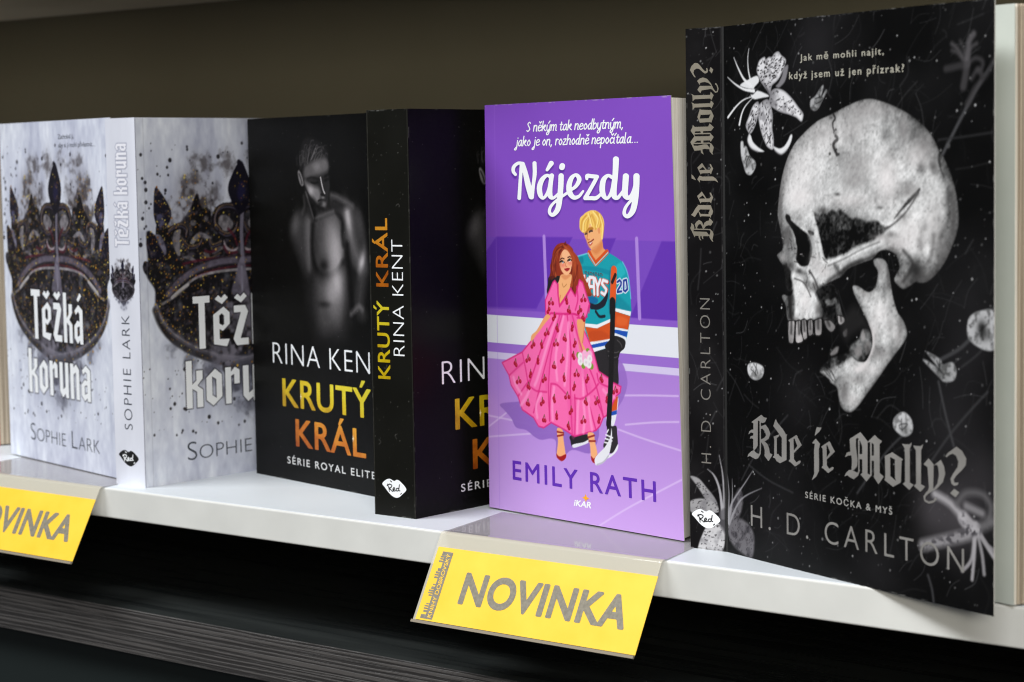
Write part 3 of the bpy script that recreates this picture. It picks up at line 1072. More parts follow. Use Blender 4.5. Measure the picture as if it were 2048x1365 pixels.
def build_king_book():
    root = thing('book', '', 'book')
    A = Ink(KW, KH, 0.36, (12, 12, 11), 11)
    A.c += ((A.noise(30, 3) - .5) * 7)[..., None]

    def q(t):
        return P(t)
    sk = lambda v: (v, v * .97, v * .985)
    # body masses, soft
    body = q("42.9,138.7 49.0,144.9 57.3,149.3 64.0,152.8 79.8,151.2 89.3,154.6 101.6,153.0 111.3,148.9 115.4,139.7 117.2,128.9 118.3,118.1 116.3,106.3 108.3,95.1 100.3,87.1 92.3,79.8 67.0,78.4 61.0,88.6 56.7,99.7 55.6,111.0 51.1,121.4 45.0,130.0")
    A.fill(body, sk(27), .9, 8)
    A.fill(q("43.7,138.7 50.6,145.4 60.5,147.6 65.1,142.5 62.9,130.3 62.3,116.5 56.6,116.3 49.7,126.6"), sk(52), .8, 9)
    A.fill(q("57.8,142.4 63.6,144.6 63.9,130.4 61.0,116.4 58.2,125.0"), sk(84), .75, 5)
    b = q("48.0,142.3 60.6,132.0")
    A.blob(b[0, 0], b[0, 1], 4, 7, sk(92), .5, -.4)
    # chest
    A.fill(q("65.9,142.5 73.3,147.3 87.5,148.7 93.6,139.4 94.8,131.0 92.9,123.3 86.1,117.2 78.2,114.8 69.5,116.7 65.0,123.5 64.3,132.1"), sk(62), .95, 4)
    A.fill(q("73.8,140.0 84.2,144.4 90.5,137.7 92.6,129.2 88.2,121.5 81.5,119.2 77.1,125.5 73.3,130.6"), sk(108), .7, 10)
    b = q("86.7,129.1 75.2,119.4 72.8,136.6 79.5,143.5 89.9,123.6 67.6,127.9")
    A.blob(b[0, 0], b[0, 1], 6, 11, sk(150), .55)
    A.blob(b[4, 0], b[4, 1], 4, 7, sk(146), .4)
    A.blob(b[1, 0], b[1, 1], 4.4, 3.4, sk(16), .9)
    A.blob(b[2, 0], b[2, 1], 5, 12, sk(44), .5)
    A.blob(b[5, 0], b[5, 1], 3, 14, sk(36), .6)
    A.line(q("65.3,140.8 64.2,130.4 65.4,121.7 70.3,115.7 78.9,113.7 87.7,115.9 94.1,121.6"), 3.0, sk(12), .85, 3.6)
    A.line(q("89.6,147.9 95.1,144.1 93.9,137.7 94.8,131.0"), 2.6, sk(18), .8, 3)
    # belly
    A.fill(q("66.9,111.4 78.1,111.9 94.7,117.4 96.6,107.3 94.6,97.0 86.5,88.1 73.7,84.0 66.9,93.2"), sk(62), .85, 9)
    b = q("87.4,110.4 83.2,102.9 74.3,98.7 87.5,94.1 92.0,114.8 81.0,106.7")
    A.blob(b[0, 0], b[0, 1], 6.5, 10, sk(168), .75)
    A.blob(b[5, 0], b[5, 1], 8, 8, sk(120), .5)
    A.blob(b[1, 0], b[1, 1], 6, 8, sk(136), .5)
    A.blob(b[2, 0], b[2, 1], 7, 1.8, sk(26), .75)
    A.blob(b[3, 0], b[3, 1], 6, 9, sk(88), .5)
    # shoulder and arm
    A.fill(q("89.1,149.5 98.5,151.7 110.5,148.9 114.9,139.7 116.5,128.9 118.3,118.9 113.7,115.4 103.2,119.3 98.1,126.0 95.4,134.4 96.5,142.8"), sk(46), .95, 3.5)
    A.fill(q("83.2,156.3 92.4,154.2 103.1,152.2 92.2,148.7 84.5,150.4"), sk(50), .85, 3)
    A.line(q("99.5,147.9 101.1,142.9 102.4,135.3 106.0,127.0 111.2,121.2"), 6, sk(92), .75, 7)
    b = q("99.7,145.0 111.8,121.9 109.2,110.3 90.0,152.9 109.5,143.0")
    A.blob(b[0, 0], b[0, 1], 3.0, 8.5, sk(160), .7, .22)
    A.blob(b[1, 0], b[1, 1], 2.6, 6.5, sk(172), .75, -.35)
    A.blob(b[4, 0], b[4, 1], 4, 9, sk(66), .5, .2)
    A.line(q("112.5,115.4 110.0,107.8 108.8,99.3 111.3,95.2"), 6, sk(66), .7, 7)
    A.line(q("98.2,131.0 99.1,123.5 100.3,114.2 101.1,104.1 102.2,93.9"), 3.4, sk(12), .85, 4)
    A.line(q("100.7,94.7 107.7,98.8 111.4,97.7"), 2.5, sk(110), .6, 3)
    # neck and collarbones
    A.fill(q("58.6,159.7 62.3,152.8 66.8,144.2 76.5,147.8 83.0,152.9 86.3,156.3 95.6,156.3 104.6,152.2 89.1,148.7 76.4,146.0 65.2,144.2 60.5,148.5"), sk(32), .85, 4)
    A.line(q("59.1,158.9 62.6,152.0 66.3,144.7"), 1.0, sk(104), .7, 1.2)
    A.line(q("56.8,156.3 57.4,151.1 54.8,147.1"), 2.0, sk(62), .6, 2.2)
    A.line(q("62.8,155.4 66.3,148.5 68.1,144.7"), 3, sk(12), .8, 2.5)
    A.line(q("68.4,144.7 76.4,146.7 85.9,148.7"), 1.4, sk(96), .6, 2)
    A.line(q("84.0,157.2 89.4,156.3 97.0,153.8 104.5,151.3"), 2.6, sk(88), .7, 3)
    # head
    A.fill(q("56.4,182.2 63.9,186.4 74.9,184.1 81.0,179.3 82.0,173.3 81.6,169.9 82.8,162.3 82.0,158.9 81.0,156.3 79.8,152.0 76.6,150.1 72.2,151.0 66.9,154.4 61.8,158.4 57.9,161.5 56.2,167.5 55.0,175.3"), sk(34), .95, 1.4)
    A.fill(q("58.0,171.4 63.3,174.2 74.6,176.8 80.8,175.2 81.9,170.6 75.0,168.1 64.6,166.8 58.4,166.2"), sk(78), .9, 3.0)
    A.fill(q("58.4,164.5 64.4,161.9 71.5,161.0 73.7,157.2 71.0,152.9 66.0,156.1 60.7,160.2"), sk(104), .9, 3)
    b = q("70.9,172.1 63.9,159.3 79.5,161.9 76.7,152.2 69.3,164.4 80.4,165.7 76.0,155.3 72.7,152.4 78.4,173.4 63.3,172.6")
    A.blob(b[0, 0], b[0, 1], 4.5, 2.8, sk(118), .6)
    A.blob(b[8, 0], b[8, 1], 3.0, 3.4, sk(100), .5)
    A.blob(b[1, 0], b[1, 1], 3.2, 3.4, sk(146), .7)
    A.line(q("74.1,166.4 75.1,163.1 76.5,159.7 77.9,157.8"), .7, sk(200), .9, .8)
    A.fill(q("76.1,167.4 81.8,168.9 82.8,161.8 81.1,152.9 79.0,155.8 78.6,159.7 76.8,163.1"), sk(40), .5, 2.0)
    A.line(q("61.0,165.8 66.2,166.4 72.8,165.4"), .9, sk(18), .75, .9)
    A.line(q("64.5,163.9 68.0,163.4 71.8,163.9"), .9, sk(14), .75, .8)
    A.line(q("78.1,166.7 82.4,168.2"), 1.2, sk(14), .8, 1.0)
    A.line(q("78.2,164.8 81.7,165.5"), 1.3, sk(14), .8, 1.0)
    A.line(q("71.2,153.9 74.9,154.6 78.3,153.9"), 1.0, sk(18), .9, .7)
    A.blob(b[3, 0], b[3, 1], 2.6, 1.8, sk(120), .7)
    A.blob(b[6, 0], b[6, 1] + .4, 1.8, .8, sk(140), .6)
    A.blob(b[7, 0], b[7, 1], 3, .9, sk(30), .5)
    A.line(q("74.1,157.3 77.8,157.0"), 1.0, sk(18), .8, .8)
    A.line(q("58.2,161.0 64.0,154.7 70.3,151.1 76.6,149.6"), 1.4, sk(22), .8, 1.6)
    # ear
    A.fill(q("51.4,169.3 53.1,170.3 55.9,166.8 57.0,162.5 54.7,162.0 52.5,164.9"), sk(112), .85, 1.0)
    A.line(q("52.8,168.4 54.4,165.8 55.4,163.2"), .9, sk(24), .8, .8)
    # hair, combed back
    A.fill(q("52.7,171.9 54.2,179.7 56.6,185.7 64.0,187.9 73.4,185.2 80.4,181.8 81.8,178.0 74.7,177.7 65.0,176.2 58.8,174.0 56.3,170.1"), sk(26), .9, 2.2)
    hb = q("54.4,173.6 56.4,182.2 57.7,174.0 63.9,186.4 61.7,174.8 71.8,185.0 66.6,175.9 76.5,183.2 71.4,176.7 79.6,181.8 76.2,177.5 81.0,179.7")
    for k in range(46):
        i = 2 * (k % 6)
        a, c = hb[i], hb[i + 1]
        jx, jy = A.rng.normal(0, 1.8, 2)
        mid = (a + c) / 2 + np.array([-1.4, 1.2])
        t = A.rng.uniform(.45, .9)
        A.line(np.array([a + [jx, jy * .4], mid + [jx, jy], a + (c - a) * t + [jx - .6, jy]]), .32, sk(A.rng.uniform(55, 130)), .5, .45)
    A.put((slice(0, A.ny), slice(0, A.nx)), np.full((A.ny, A.nx), .12), np.clip(A.c.mean(-1) + (A.noise(1.0, 2) - .5) * 60, 0, 255))
    A.c = 255 * (np.clip(A.c, 0, 255) / 255) ** 1.12 * 1.28
    A.c = np.clip(A.c, 7, 228)
    sf = flat(KW, KH)
    wear(A, 90, 60, 130)
    A.line(np.array([[5.2, 0], [5.2, KH]]), .3, (10, 10, 11), .6, .4)
    cov = panel('front_cover', sf, A, root, [M_print_black, M_cut])
    cov['label'] = 'black cover printed with a shirtless man looking down'
    type_on('author_name', 'RINA KENT', sf, P("20.5,63.7 117.6,64.2 21.1,75.5"), M_ink_white, cov, weight=-0.016, fit='RINA KEN', track=1.06)
    for t in "49.1,47.3 99.9,28.8".split():
        x, y = [float(z) for z in t.split(',')]
        glint(cov, sf, x, y, 1.0)
    type_on('title', 'KRUTÝ', sf, P("30.1,40.9 117.5,41.1 30.3,55.7"), M_foil_yellow, cov, weight=0.014, track=1.05)
    type_on('title', 'KRÁL', sf, P("42.8,19.7 111.9,19.8 43.4,34.2"), M_foil_orange, cov, weight=0.014, track=1.05)
    type_on('series_name', 'SÉRIE ROYAL ELITE', sf, P("33.5,8.9 120.2,9.5 33.7,12.7"), mat("grey_ink", (200, 200, 200), .5), cov, weight=0.008, track=1.3)
    B = Ink(KT, KH, 0.42, (20, 20, 17), 12)
    B.c += ((B.noise(20, 3) - .5) * 6)[..., None]
    for k in range(90):
        B.dot(B.rng.uniform(0, KT), B.rng.uniform(0, KH), B.rng.uniform(.08, .28), (96, 95, 90), B.rng.uniform(.3, .9), .3)
    for k in range(7):
        x, y, t = B.rng.uniform(2, KT - 2), B.rng.uniform(5, KH - 5), B.rng.uniform(0, 6)
        B.line(np.array([[x, y], [x + 1.6 * math.cos(t), y + 1.6 * math.sin(t)], [x + 2.4 * math.cos(t + .9), y + 2.4 * math.sin(t + .9)]]), .22, (110, 108, 104), .7, .3)
    wear(B, 80, 60, 130)
    for x in (0.3, KT - .25):
        B.line(np.array([[x, 0], [x, KH]]), .5, (62, 61, 56), .7, .4)
    sp = Surf((0, KT, 0), (0, 0, 0), (0, KT, KH), (0, 0, KH), KT, KH)
    spn = panel('spine', sp, B, root, [M_print_black, M_cut], inked=(1, 3))
    fr = P("12.5,67.8 12.3,146.6 4.6,67.4")
    L = fr[1, 1] - fr[0, 1]
    a = fr.copy(); a[1, 1] = fr[0, 1] + L * .487
    type_on('title', 'KRUTÝ', sp, a, M_foil_yellow, spn, weight=0.014, track=1.08)
    a = fr.copy(); a[0, 1] = fr[0, 1] + L * .575; a[2, 1] = a[0, 1]
    type_on('title', 'KRÁL', sp, a, M_foil_orange, spn, weight=0.014, track=1.08)
    type_on('author_name', 'RINA KENT', sp, P("22.5,79.6 22.5,136.2 14.9,79.2"), M_ink_white, spn, weight=-0.016, track=1.05)
    lp = P("5.5,15.7 21.6,15.4 13.8,19.0 13.5,9.5")
    lips_logo(sp, spn, lp[0, 0], lp[3, 1], lp[1, 0] - lp[0, 0], lp[2, 1] - lp[3, 1], M_ink_white, M_black)
    page_block(root, KW, KH, KT)
    box('back_cover', (0.3 * MM, (KT - .4) * MM, 0), (KW * MM, KT * MM, KH * MM), root, [mat("black_back_cover", (24, 24, 23), .42)])
    return root


# ------------------------------------------------------------------ purple book with the couple on the ice
PW, PH, PT = 138.8, 200.0, 9.0
SCRIPT_TITLE = [
    "24.3,165.8,1.47 22.6,167.4,1.68 23.2,169.6,1.74 26.4,171.2,1.54 29.7,171.1,1.61",
    "29.2,170.6,1.68 28.0,162.5,1.68 27.0,154.3,1.81",
    "30.3,170.9,1.88 32.1,166.6,2.35 34.2,160.5,2.75 36.3,155.0,2.41",
    "39.4,171.1,1.94 39.4,165.9,1.94 38.2,160.8,1.68 36.8,154.8,2.08",
    "51.7,164.3,1.68 48.8,165.2,1.54 45.2,163.3,2.21 43.0,159.8,2.55 43.4,156.1,2.35 45.5,154.3,1.34 48.3,156.1,1.47 50.4,159.4,1.54 52.0,164.3,1.81",
    "52.5,165.1,2.08 51.2,159.8,2.14 50.9,155.7,2.41 52.9,154.4,1.47 56.0,155.7,1.27 58.8,157.6,1.21",
    "52.3,170.9,2.41 49.0,167.8,1.41",
    "59.6,164.9,2.48 59.1,159.7,2.55 58.1,153.7,2.55 56.4,149.0,2.41 52.8,146.4,1.81 50.3,147.5,1.54 51.0,150.0,1.41 54.3,152.5,1.27 58.9,154.7,1.27 63.3,156.6,1.27 66.5,158.2,1.34",
    "60.6,169.6,2.61 60.3,168.9,2.61",
    "66.5,158.2,1.34 70.5,160.0,1.68 73.0,162.9,2.08 71.9,164.8,1.88 69.9,165.2,1.47 67.2,163.7,2.08 65.4,160.4,2.48 65.8,156.9,2.55 68.7,154.7,2.08 72.4,155.2,1.47 74.8,156.9,1.21 75.7,157.7,1.01",
    "78.6,163.4,1.34 79.0,164.8,1.81 81.8,164.6,1.88 86.0,164.3,1.88",
    "85.9,164.1,1.74 83.9,161.7,1.74 80.5,158.0,1.74 77.3,154.6,1.94",
    "77.0,154.3,1.68 81.4,154.4,1.88 84.8,154.4,1.81 87.6,155.7,1.41 89.3,157.1,1.14",
    "96.8,164.0,1.68 93.8,164.8,1.54 90.7,162.8,2.28 89.6,159.0,2.55 90.2,156.0,2.35 92.5,154.2,1.41 95.3,156.0,1.47 97.0,159.3,1.54 98.5,164.0,1.81",
    "99.9,172.2,2.68 99.2,165.5,2.48 98.0,159.0,2.48 98.0,155.4,2.41 100.2,154.5,1.68 102.7,156.2,1.34 103.9,157.4,1.14",
    "106.6,164.4,2.68 106.0,160.0,2.61 105.6,156.1,2.61 107.6,154.5,1.88 110.2,155.8,1.54 112.6,159.6,1.54 113.9,164.3,2.01",
    "114.0,164.4,2.68 113.6,159.0,2.61 112.4,152.6,2.55 110.5,148.4,2.41 107.2,146.1,1.81 104.9,147.1,1.61 105.4,149.6,1.41 108.1,152.2,1.27 111.2,154.2,1.27",
]


def couple_art(A):
    q = P
    skin, skin_d = (236, 172, 116), (205, 122, 78)
    teal, teal_d, orange = (22, 152, 166), (14, 112, 134), (206, 80, 32)
    # their shadows on the ice
    A.fill(q("9.8,52.7 13.1,49.5 17.9,46.2 21.7,41.9 29.4,41.2 35.0,38.7 40.6,37.4 48.1,38.7 51.7,37.5 51.6,31.7 56.1,29.7 63.5,34.6 77.9,34.8 81.9,49.3 55.1,59.1 26.8,55.2"), (140, 100, 186), .95, .5)
    A.fill(q("97.0,79.6 101.3,77.5 103.6,71.9 103.4,67.3 99.8,60.6 93.5,56.1 91.3,67.6"), (146, 104, 190), .9, .5)
    # the player's legs, skates
    A.fill(q("62.8,41.4 74.8,42.9 75.2,39.8 71.7,37.9 64.3,35.9 62.4,38.7"), (34, 32, 36), 1)
    A.fill(q("64.1,37.2 71.8,39.0 75.4,40.5 75.2,39.0 69.0,36.8 64.5,35.7"), (222, 222, 230), 1)
    A.fill(q("79.1,82.9 90.2,85.0 97.5,81.3 97.6,76.1 97.3,67.7 91.3,65.8 86.2,70.7"), (40, 37, 40), 1)
    A.fill(q("88.5,62.7 96.8,62.7 95.9,54.5 93.2,48.2 89.8,48.2 88.3,52.2"), (226, 226, 234), 1)
    A.fill(q("92.4,61.8 97.1,62.7 96.1,56.3 92.2,55.1"), orange, 1, sm=False)
    A.fill(q("91.3,54.9 96.1,56.2 95.9,54.2 90.8,52.9"), (30, 76, 172), 1, sm=False)
    A.fill(q("88.9,49.0 92.4,48.4 95.4,48.6 95.9,44.6 96.2,40.0 95.0,37.5 90.6,35.4 85.9,38.2 88.7,44.0"), (44, 40, 44), 1)
    A.fill(q("96.2,40.3 95.6,37.3 91.4,34.0 87.6,32.6 88.4,34.0 92.8,36.1"), (226, 226, 232), 1)
    for t in ["87.9,43.9 92.6,42.9", "87.4,42.1 92.1,41.4", "88.8,45.2 89.7,46.4", "86.9,40.3 91.2,40.0"]:
        A.line(q(t), .7, (236, 236, 240), 1)
    # jersey
    A.fill(q("70.6,127.2 78.3,128.8 84.0,124.5 92.1,129.5 97.6,127.5 102.6,125.2 105.1,121.7 106.6,116.9 107.6,108.8 107.9,103.3 107.6,102.6 106.5,97.4 104.4,90.9 103.4,88.9 95.7,90.5 92.0,85.1 79.5,82.3 76.1,88.3 73.7,95.8 73.0,104.1"), teal, 1, sm=False)
    A.fill(q("73.4,122.4 83.9,122.3 94.2,120.7 94.1,118.8 83.9,120.4 74.5,120.9"), (16, 132, 152), .9, .5)
    A.fill(q("97.7,122.6 101.7,124.8 104.4,120.6 103.2,119.1 99.8,117.8"), (40, 176, 186), .8, 1)
    A.fill(q("93.1,120.3 97.7,121.5 97.2,101.5 92.3,101.3"), teal_d, .75, 1.2)
    A.fill(q("98.3,109.6 103.8,106.8 107.4,104.4 107.0,102.1 98.1,104.0"), teal_d, .45, 1.6)
    A.fill(q("71.2,126.5 74.2,126.9 74.7,124.3 72.3,123.5"), teal_d, .6, 1)
    A.line(q("102.6,125.1 105.2,121.6 106.7,116.9 107.7,108.5"), .6, (104, 206, 220), .8, .5)
    A.line(q("70.6,127.1 78.3,128.7"), .6, (120, 214, 226), .8, .5)
    for t, c in [("74.5,95.6 83.5,95.4 93.9,98.8 93.8,97.2 83.4,93.6 75.0,94.0", (232, 232, 238)), ("74.9,94.0 83.4,93.6 94.0,97.4 93.7,89.2 85.9,87.6 78.0,86.8", orange),
                 ("77.8,86.9 93.7,89.4 93.7,88.4 78.3,85.5", (232, 232, 238)), ("78.2,85.5 92.1,88.2 91.6,86.3 78.6,83.9", (30, 76, 172)), ("78.6,83.9 91.1,86.2 89.5,84.7 80.6,82.3", (232, 232, 238)),
                 ("96.6,103.7 107.6,102.5 107.1,100.5 96.5,102.2", (232, 232, 238)), ("96.5,102.2 107.0,100.4 105.3,94.0 95.3,94.8", orange),
                 ("95.3,94.8 105.3,94.0 105.0,93.1 95.1,93.8", (232, 232, 238)), ("95.1,93.8 105.0,93.1 104.0,90.5 95.2,92.2", (30, 76, 172)), ("95.2,92.2 104.0,90.5 103.4,88.6 95.7,90.6", (232, 232, 238))]:
        A.fill(q(t), c, 1, sm=False)
    A.fill(q("77.6,91.6 86.1,92.8 91.3,90.9 90.4,89.1 79.7,87.6"), (180, 66, 28), .6, 1.2)
    A.fill(q("98.2,99.9 104.7,99.0 103.7,96.1 97.6,96.1"), (226, 104, 50), .6, 1.4)
    # lettering on the chest and arm
    for t in ["75.3,117.7 75.3,116.0 77.0,115.1 77.9,116.4", "78.4,110.4 79.2,117.2 82.1,117.1 82.3,109.4", "83.2,116.8 84.9,113.3 84.7,109.3", "86.9,116.3 85.0,113.3",
              "91.7,115.5 88.9,116.2 88.0,114.5 91.0,112.0 90.1,109.3 87.5,110.3", "78.8,113.1 82.2,112.9"]:
        A.line(q(t), 2.2, (196, 60, 40), 1, sm=False)
    for t in ["75.0,117.9 75.0,116.1 76.7,115.3 77.6,116.6", "78.1,110.6 78.9,117.4 81.8,117.3 82.0,109.6", "82.8,117.0 84.5,113.4 84.4,109.5", "86.5,116.5 84.7,113.4",
              "91.4,115.7 88.6,116.4 87.6,114.7 90.7,112.1 89.7,109.5 87.2,110.5", "78.5,113.2 81.9,113.0"]:
        A.line(q(t), 1.5, (230, 230, 236), 1, sm=False)
    for k in range(11):
        p = q("75.7,120.1 87.7,119.4")
        a = p[0] + (p[1] - p[0]) * (k / 10.0)
        A.line(np.array([a, a + [0.05, -1.3]]), .45, (40, 60, 80), .9)
        A.line(np.array([a + [.25, -.1 - .5 * (k % 3)], a + [.75, -.1 - .5 * (k % 3)]]), .35, (150, 60, 40), .9)
    for w_, c_ in ((2.1, (222, 226, 238)), (1.1, (32, 56, 140))):
        for t in ["98.7,115.8 100.3,116.7 101.3,115.8 101.1,114.5 98.7,111.9 98.5,111.1 101.3,111.6", "103.1,116.6 104.9,117.0 105.5,112.8 104.0,111.7 102.9,112.2 103.1,116.6"]:
            A.line(q(t), w_, c_, 1, sm=False)
    # emblem under the lettering
    A.fill(q("78.1,105.8 82.2,104.9 85.6,105.8 89.2,108.5 91.3,110.8 91.8,109.4 90.8,106.7 87.9,104.0 83.2,103.0 79.2,102.5"), (30, 32, 44), 1)
    A.fill(q("77.0,107.7 80.5,108.6 84.5,107.2 83.3,105.3 78.7,105.5"), (20, 96, 150), .9, .6)
    A.line(q("78.4,104.3 82.9,103.0 88.3,104.7 90.1,107.1"), 1.6, (28, 34, 46), 1)
    A.line(q("82.8,101.5 85.4,99.3 89.0,99.6"), 1.4, (28, 34, 46), 1)
    # neck, collar, head
    A.fill(q("80.7,130.8 79.5,128.2 83.5,124.2 90.8,129.5 89.2,131.4 88.4,135.1 85.5,134.7"), (228, 152, 96), 1)
    A.fill(q("80.7,130.5 83.6,130.7 87.8,134.3 88.6,131.4 84.1,128.3"), (206, 122, 70), .7, 1.4)
    A.line(q("79.0,128.9 80.6,126.7 83.5,124.0 87.5,126.5 91.8,129.5"), 2.6, orange, 1, sm=False)
    A.line(q("78.2,128.7 83.4,123.1 92.5,129.3"), .5, (150, 214, 224), 1, sm=False)
    A.fill(q("75.6,138.3 76.0,136.4 77.1,134.9 77.8,133.8 78.8,132.3 79.7,131.2 80.7,130.5 82.6,130.8 85.0,132.0 87.5,134.0 88.6,135.8 88.3,140.0 84.6,141.8 80.0,142.1 76.4,140.2"), skin, 1)
    A.fill(q("76.3,137.2 77.4,135.3 78.5,133.0 79.9,131.2 79.0,131.2 77.3,133.8"), (214, 136, 84), .7, .8)
    A.fill(q("81.3,131.2 85.5,133.2 87.9,135.1 88.1,133.6 84.8,131.3 81.9,130.5"), (214, 136, 84), .7, 1)
    A.fill(q("85.7,140.3 87.2,140.7 87.7,139.4 86.8,137.9 85.8,138.4"), (222, 146, 94), 1)
    A.line(q("78.1,139.8 79.6,140.0 81.7,140.3"), 1.5, (178, 118, 44), 1)
    A.line(q("75.2,138.6 76.3,138.9 77.8,138.7"), 1.3, (178, 118, 44), 1)
    A.line(q("79.4,138.6 80.5,139.1 81.6,139.1"), .9, (66, 50, 48), 1)
    A.line(q("76.3,137.5 77.0,137.8 77.9,137.7"), .8, (66, 50, 48), 1)
    A.line(q("78.0,137.4 77.7,135.7 78.4,134.9 79.3,135.1"), .6, (190, 110, 66), .9)
    A.fill(q("78.9,133.6 80.3,134.1 81.6,134.7 81.1,133.5 79.9,132.7 79.2,132.9"), (240, 238, 236), 1)
    A.line(q("78.6,133.7 80.3,134.1 82.4,135.2"), .7, (140, 60, 44), 1)
    A.line(q("79.2,132.8 80.1,132.6 81.3,133.5"), .8, (196, 96, 76), 1)
    hair = "72.3,141.6 72.9,145.0 75.4,146.6 76.6,147.4 79.0,148.3 81.7,148.8 84.9,148.5 88.0,147.0 89.8,144.8 90.3,142.6 89.9,140.0 89.2,137.4 88.7,135.0 88.0,135.6 87.5,137.3 87.2,140.6 85.5,140.6 84.1,139.4 82.9,140.3 81.1,141.4 80.1,142.3 78.5,140.2 76.3,138.5 74.8,138.3 73.3,139.0 72.5,140.1"
    A.fill(q(hair), (238, 196, 100), 1)
    hs = q("73.4,139.4 74.1,143.5 77.2,146.2 74.9,138.8 75.6,142.8 79.5,145.9 77.5,139.8 78.3,143.2 80.1,145.9 81.1,141.7 80.1,144.7 79.0,147.0 84.0,139.9 83.5,142.9 81.3,146.6 84.6,141.0 85.9,144.8 82.5,148.1 86.9,140.7 87.9,144.1 84.8,147.8 88.5,135.8 89.2,141.1 87.1,146.7")
    for k in range(8):
        A.line(hs[3 * k:3 * k + 3], .9, (250, 222, 140) if k % 2 else (212, 158, 68), .85, .4)
        A.line(hs[3 * k:3 * k + 3] + [.7, .3], .5, (196, 140, 58), .6, .4)
    # the woman: hair behind, glove on her shoulder
    rust, rust_d, rust_l = (138, 48, 28), (98, 30, 22), (176, 78, 40)
    A.fill(q("59.8,133.3 63.4,132.7 66.9,130.6 68.0,128.1 70.6,126.9 71.7,124.6 73.1,122.0 73.6,118.9 75.6,116.4 77.7,113.8 80.0,109.3 79.1,108.5 77.0,108.5 75.4,110.7 73.1,112.1 70.7,112.4 70.0,108.2 68.1,105.1 67.4,101.8 64.9,104.6 65.9,108.4 63.6,111.0 63.1,114.1 56.6,116.9 50.5,116.9 48.5,115.9 50.0,119.0 49.8,122.1 51.3,124.5 51.7,127.6 52.7,129.9 55.5,132.3"), rust, 1)
    A.fill(q("48.6,116.5 53.0,117.3 57.5,117.3 58.4,116.2 56.5,114.6 54.0,113.4 51.5,110.6 48.4,107.8 47.0,109.7 47.9,113.6"), (30, 30, 32), 1)
    A.fill(q("58.3,118.1 65.6,118.3 65.6,115.7 64.3,111.8 60.5,107.1 56.5,103.5 55.6,107.7 54.9,112.3 56.5,115.4"), skin, 1)
    A.fill(q("58.4,117.7 65.3,118.3 61.9,115.9 59.3,116.2"), skin_d, .6, .8)
    A.line(q("57.2,108.1 56.5,106.2 56.3,103.8"), .7, skin_d, .8)
    A.line(q("58.6,113.9 59.7,112.2 61.9,113.6"), .35, (150, 96, 50), .8)
    A.fill(q("57.3,125.8 58.7,128.5 60.9,130.1 63.7,129.2 66.0,126.3 66.2,123.3 65.6,120.6 63.2,118.2 60.9,118.1 58.6,119.7 57.2,122.3"), (240, 178, 132), 1)
    A.fill(q("57.4,125.8 59.0,128.5 58.1,123.1 58.0,120.4 57.1,122.7"), skin_d, .6, .8)
    b = q("59.5,122.6 64.9,123.8")
    for i in (0, 1):
        A.blob(b[i, 0], b[i, 1], 1.7, 1.2, (224, 110, 96), .7)
    A.line(q("57.6,125.3 59.0,125.9 60.5,125.6"), .6, (70, 30, 24), 1)
    A.line(q("63.2,126.3 64.4,126.7 65.6,126.5"), .6, (70, 30, 24), 1)
    for t in ["57.3,124.0 58.7,124.6 60.4,124.0", "63.1,124.8 64.5,125.5 65.8,125.1"]:
        A.line(q(t), .8, (24, 18, 22), 1)
    b = q("59.3,124.0 64.6,124.9 59.0,124.3 64.4,125.2")
    for i in (0, 1):
        A.dot(b[i, 0], b[i, 1], .6, (226, 226, 226), 1)
        A.dot(b[i + 2, 0], b[i + 2, 1], .55, (40, 44, 36), 1)
    A.line(q("61.9,124.2 61.4,122.4 62.4,122.0"), .45, (196, 110, 76), .9)
    A.fill(q("60.3,120.8 61.8,121.2 63.0,121.4 64.6,121.2 63.3,120.0 61.8,119.8"), (160, 36, 40), 1)
    A.clip = 1 - A.mask(q("57.6,125.8 59.0,128.3 60.9,129.9 63.6,129.0 65.7,126.3 66.0,123.3 65.3,120.6 63.2,118.3 60.9,118.3 58.8,119.7 57.5,122.3"), .3)
    for k in range(22):                       # curls
        p = q(["60.7,132.7 54.5,129.2 52.6,124.5 51.2,119.1 49.3,116.3", "61.9,132.4 66.5,127.9 67.5,123.3 68.0,118.0 66.0,112.6", "63.1,132.0 68.2,126.4 71.1,122.7 72.1,117.4 76.5,110.7", "66.9,123.3 68.0,118.0 65.4,112.2 67.6,107.3 66.9,102.7",
               "60.1,132.3 57.0,130.7 54.4,126.1 53.1,121.4 54.2,117.6", "68.8,125.7 72.2,121.9 73.2,116.3 75.4,112.9 78.8,109.3"][k % 6])
        p = p + A.rng.normal(0, .8, p.shape) + np.array([A.rng.normal(0, 1.2), 0])
        A.line(p, A.rng.uniform(.5, 1.1), [rust_d, rust_l, (158, 62, 34)][k % 3], .75, .4)
    A.clip = None
    # dress
    pink, pink_d, pink_l = (242, 104, 170), (214, 40, 122), (250, 150, 200)
    for t in ["51.8,114.3 53.2,115.1 55.0,113.4 55.4,108.0 56.3,103.3 59.9,106.7 64.8,111.8 68.2,108.1 70.2,112.8 71.4,116.0 73.8,114.8 76.5,108.8 78.5,104.7 77.9,100.7 78.0,104.3 76.5,100.1 74.6,97.1 69.1,96.8 67.9,99.7 65.6,99.6 49.8,99.2 47.0,97.6 45.9,98.8 45.8,105.4",
              "49.8,99.4 58.2,99.0 65.6,99.7 70.1,99.1 73.6,92.9 80.4,82.7 83.8,73.5 91.4,70.5 93.6,68.9 99.3,67.3 98.6,64.6 95.5,62.5 92.7,58.3 90.0,53.6 86.4,52.0 83.8,47.7 80.9,45.4 74.6,43.7 65.7,41.3 58.4,43.8 48.5,46.5 42.8,43.5 38.9,43.9 35.2,47.9 26.7,51.1 23.5,57.4 18.3,62.6 16.7,67.4 11.5,73.2 27.4,79.4 34.3,85.2 40.7,91.9"]:
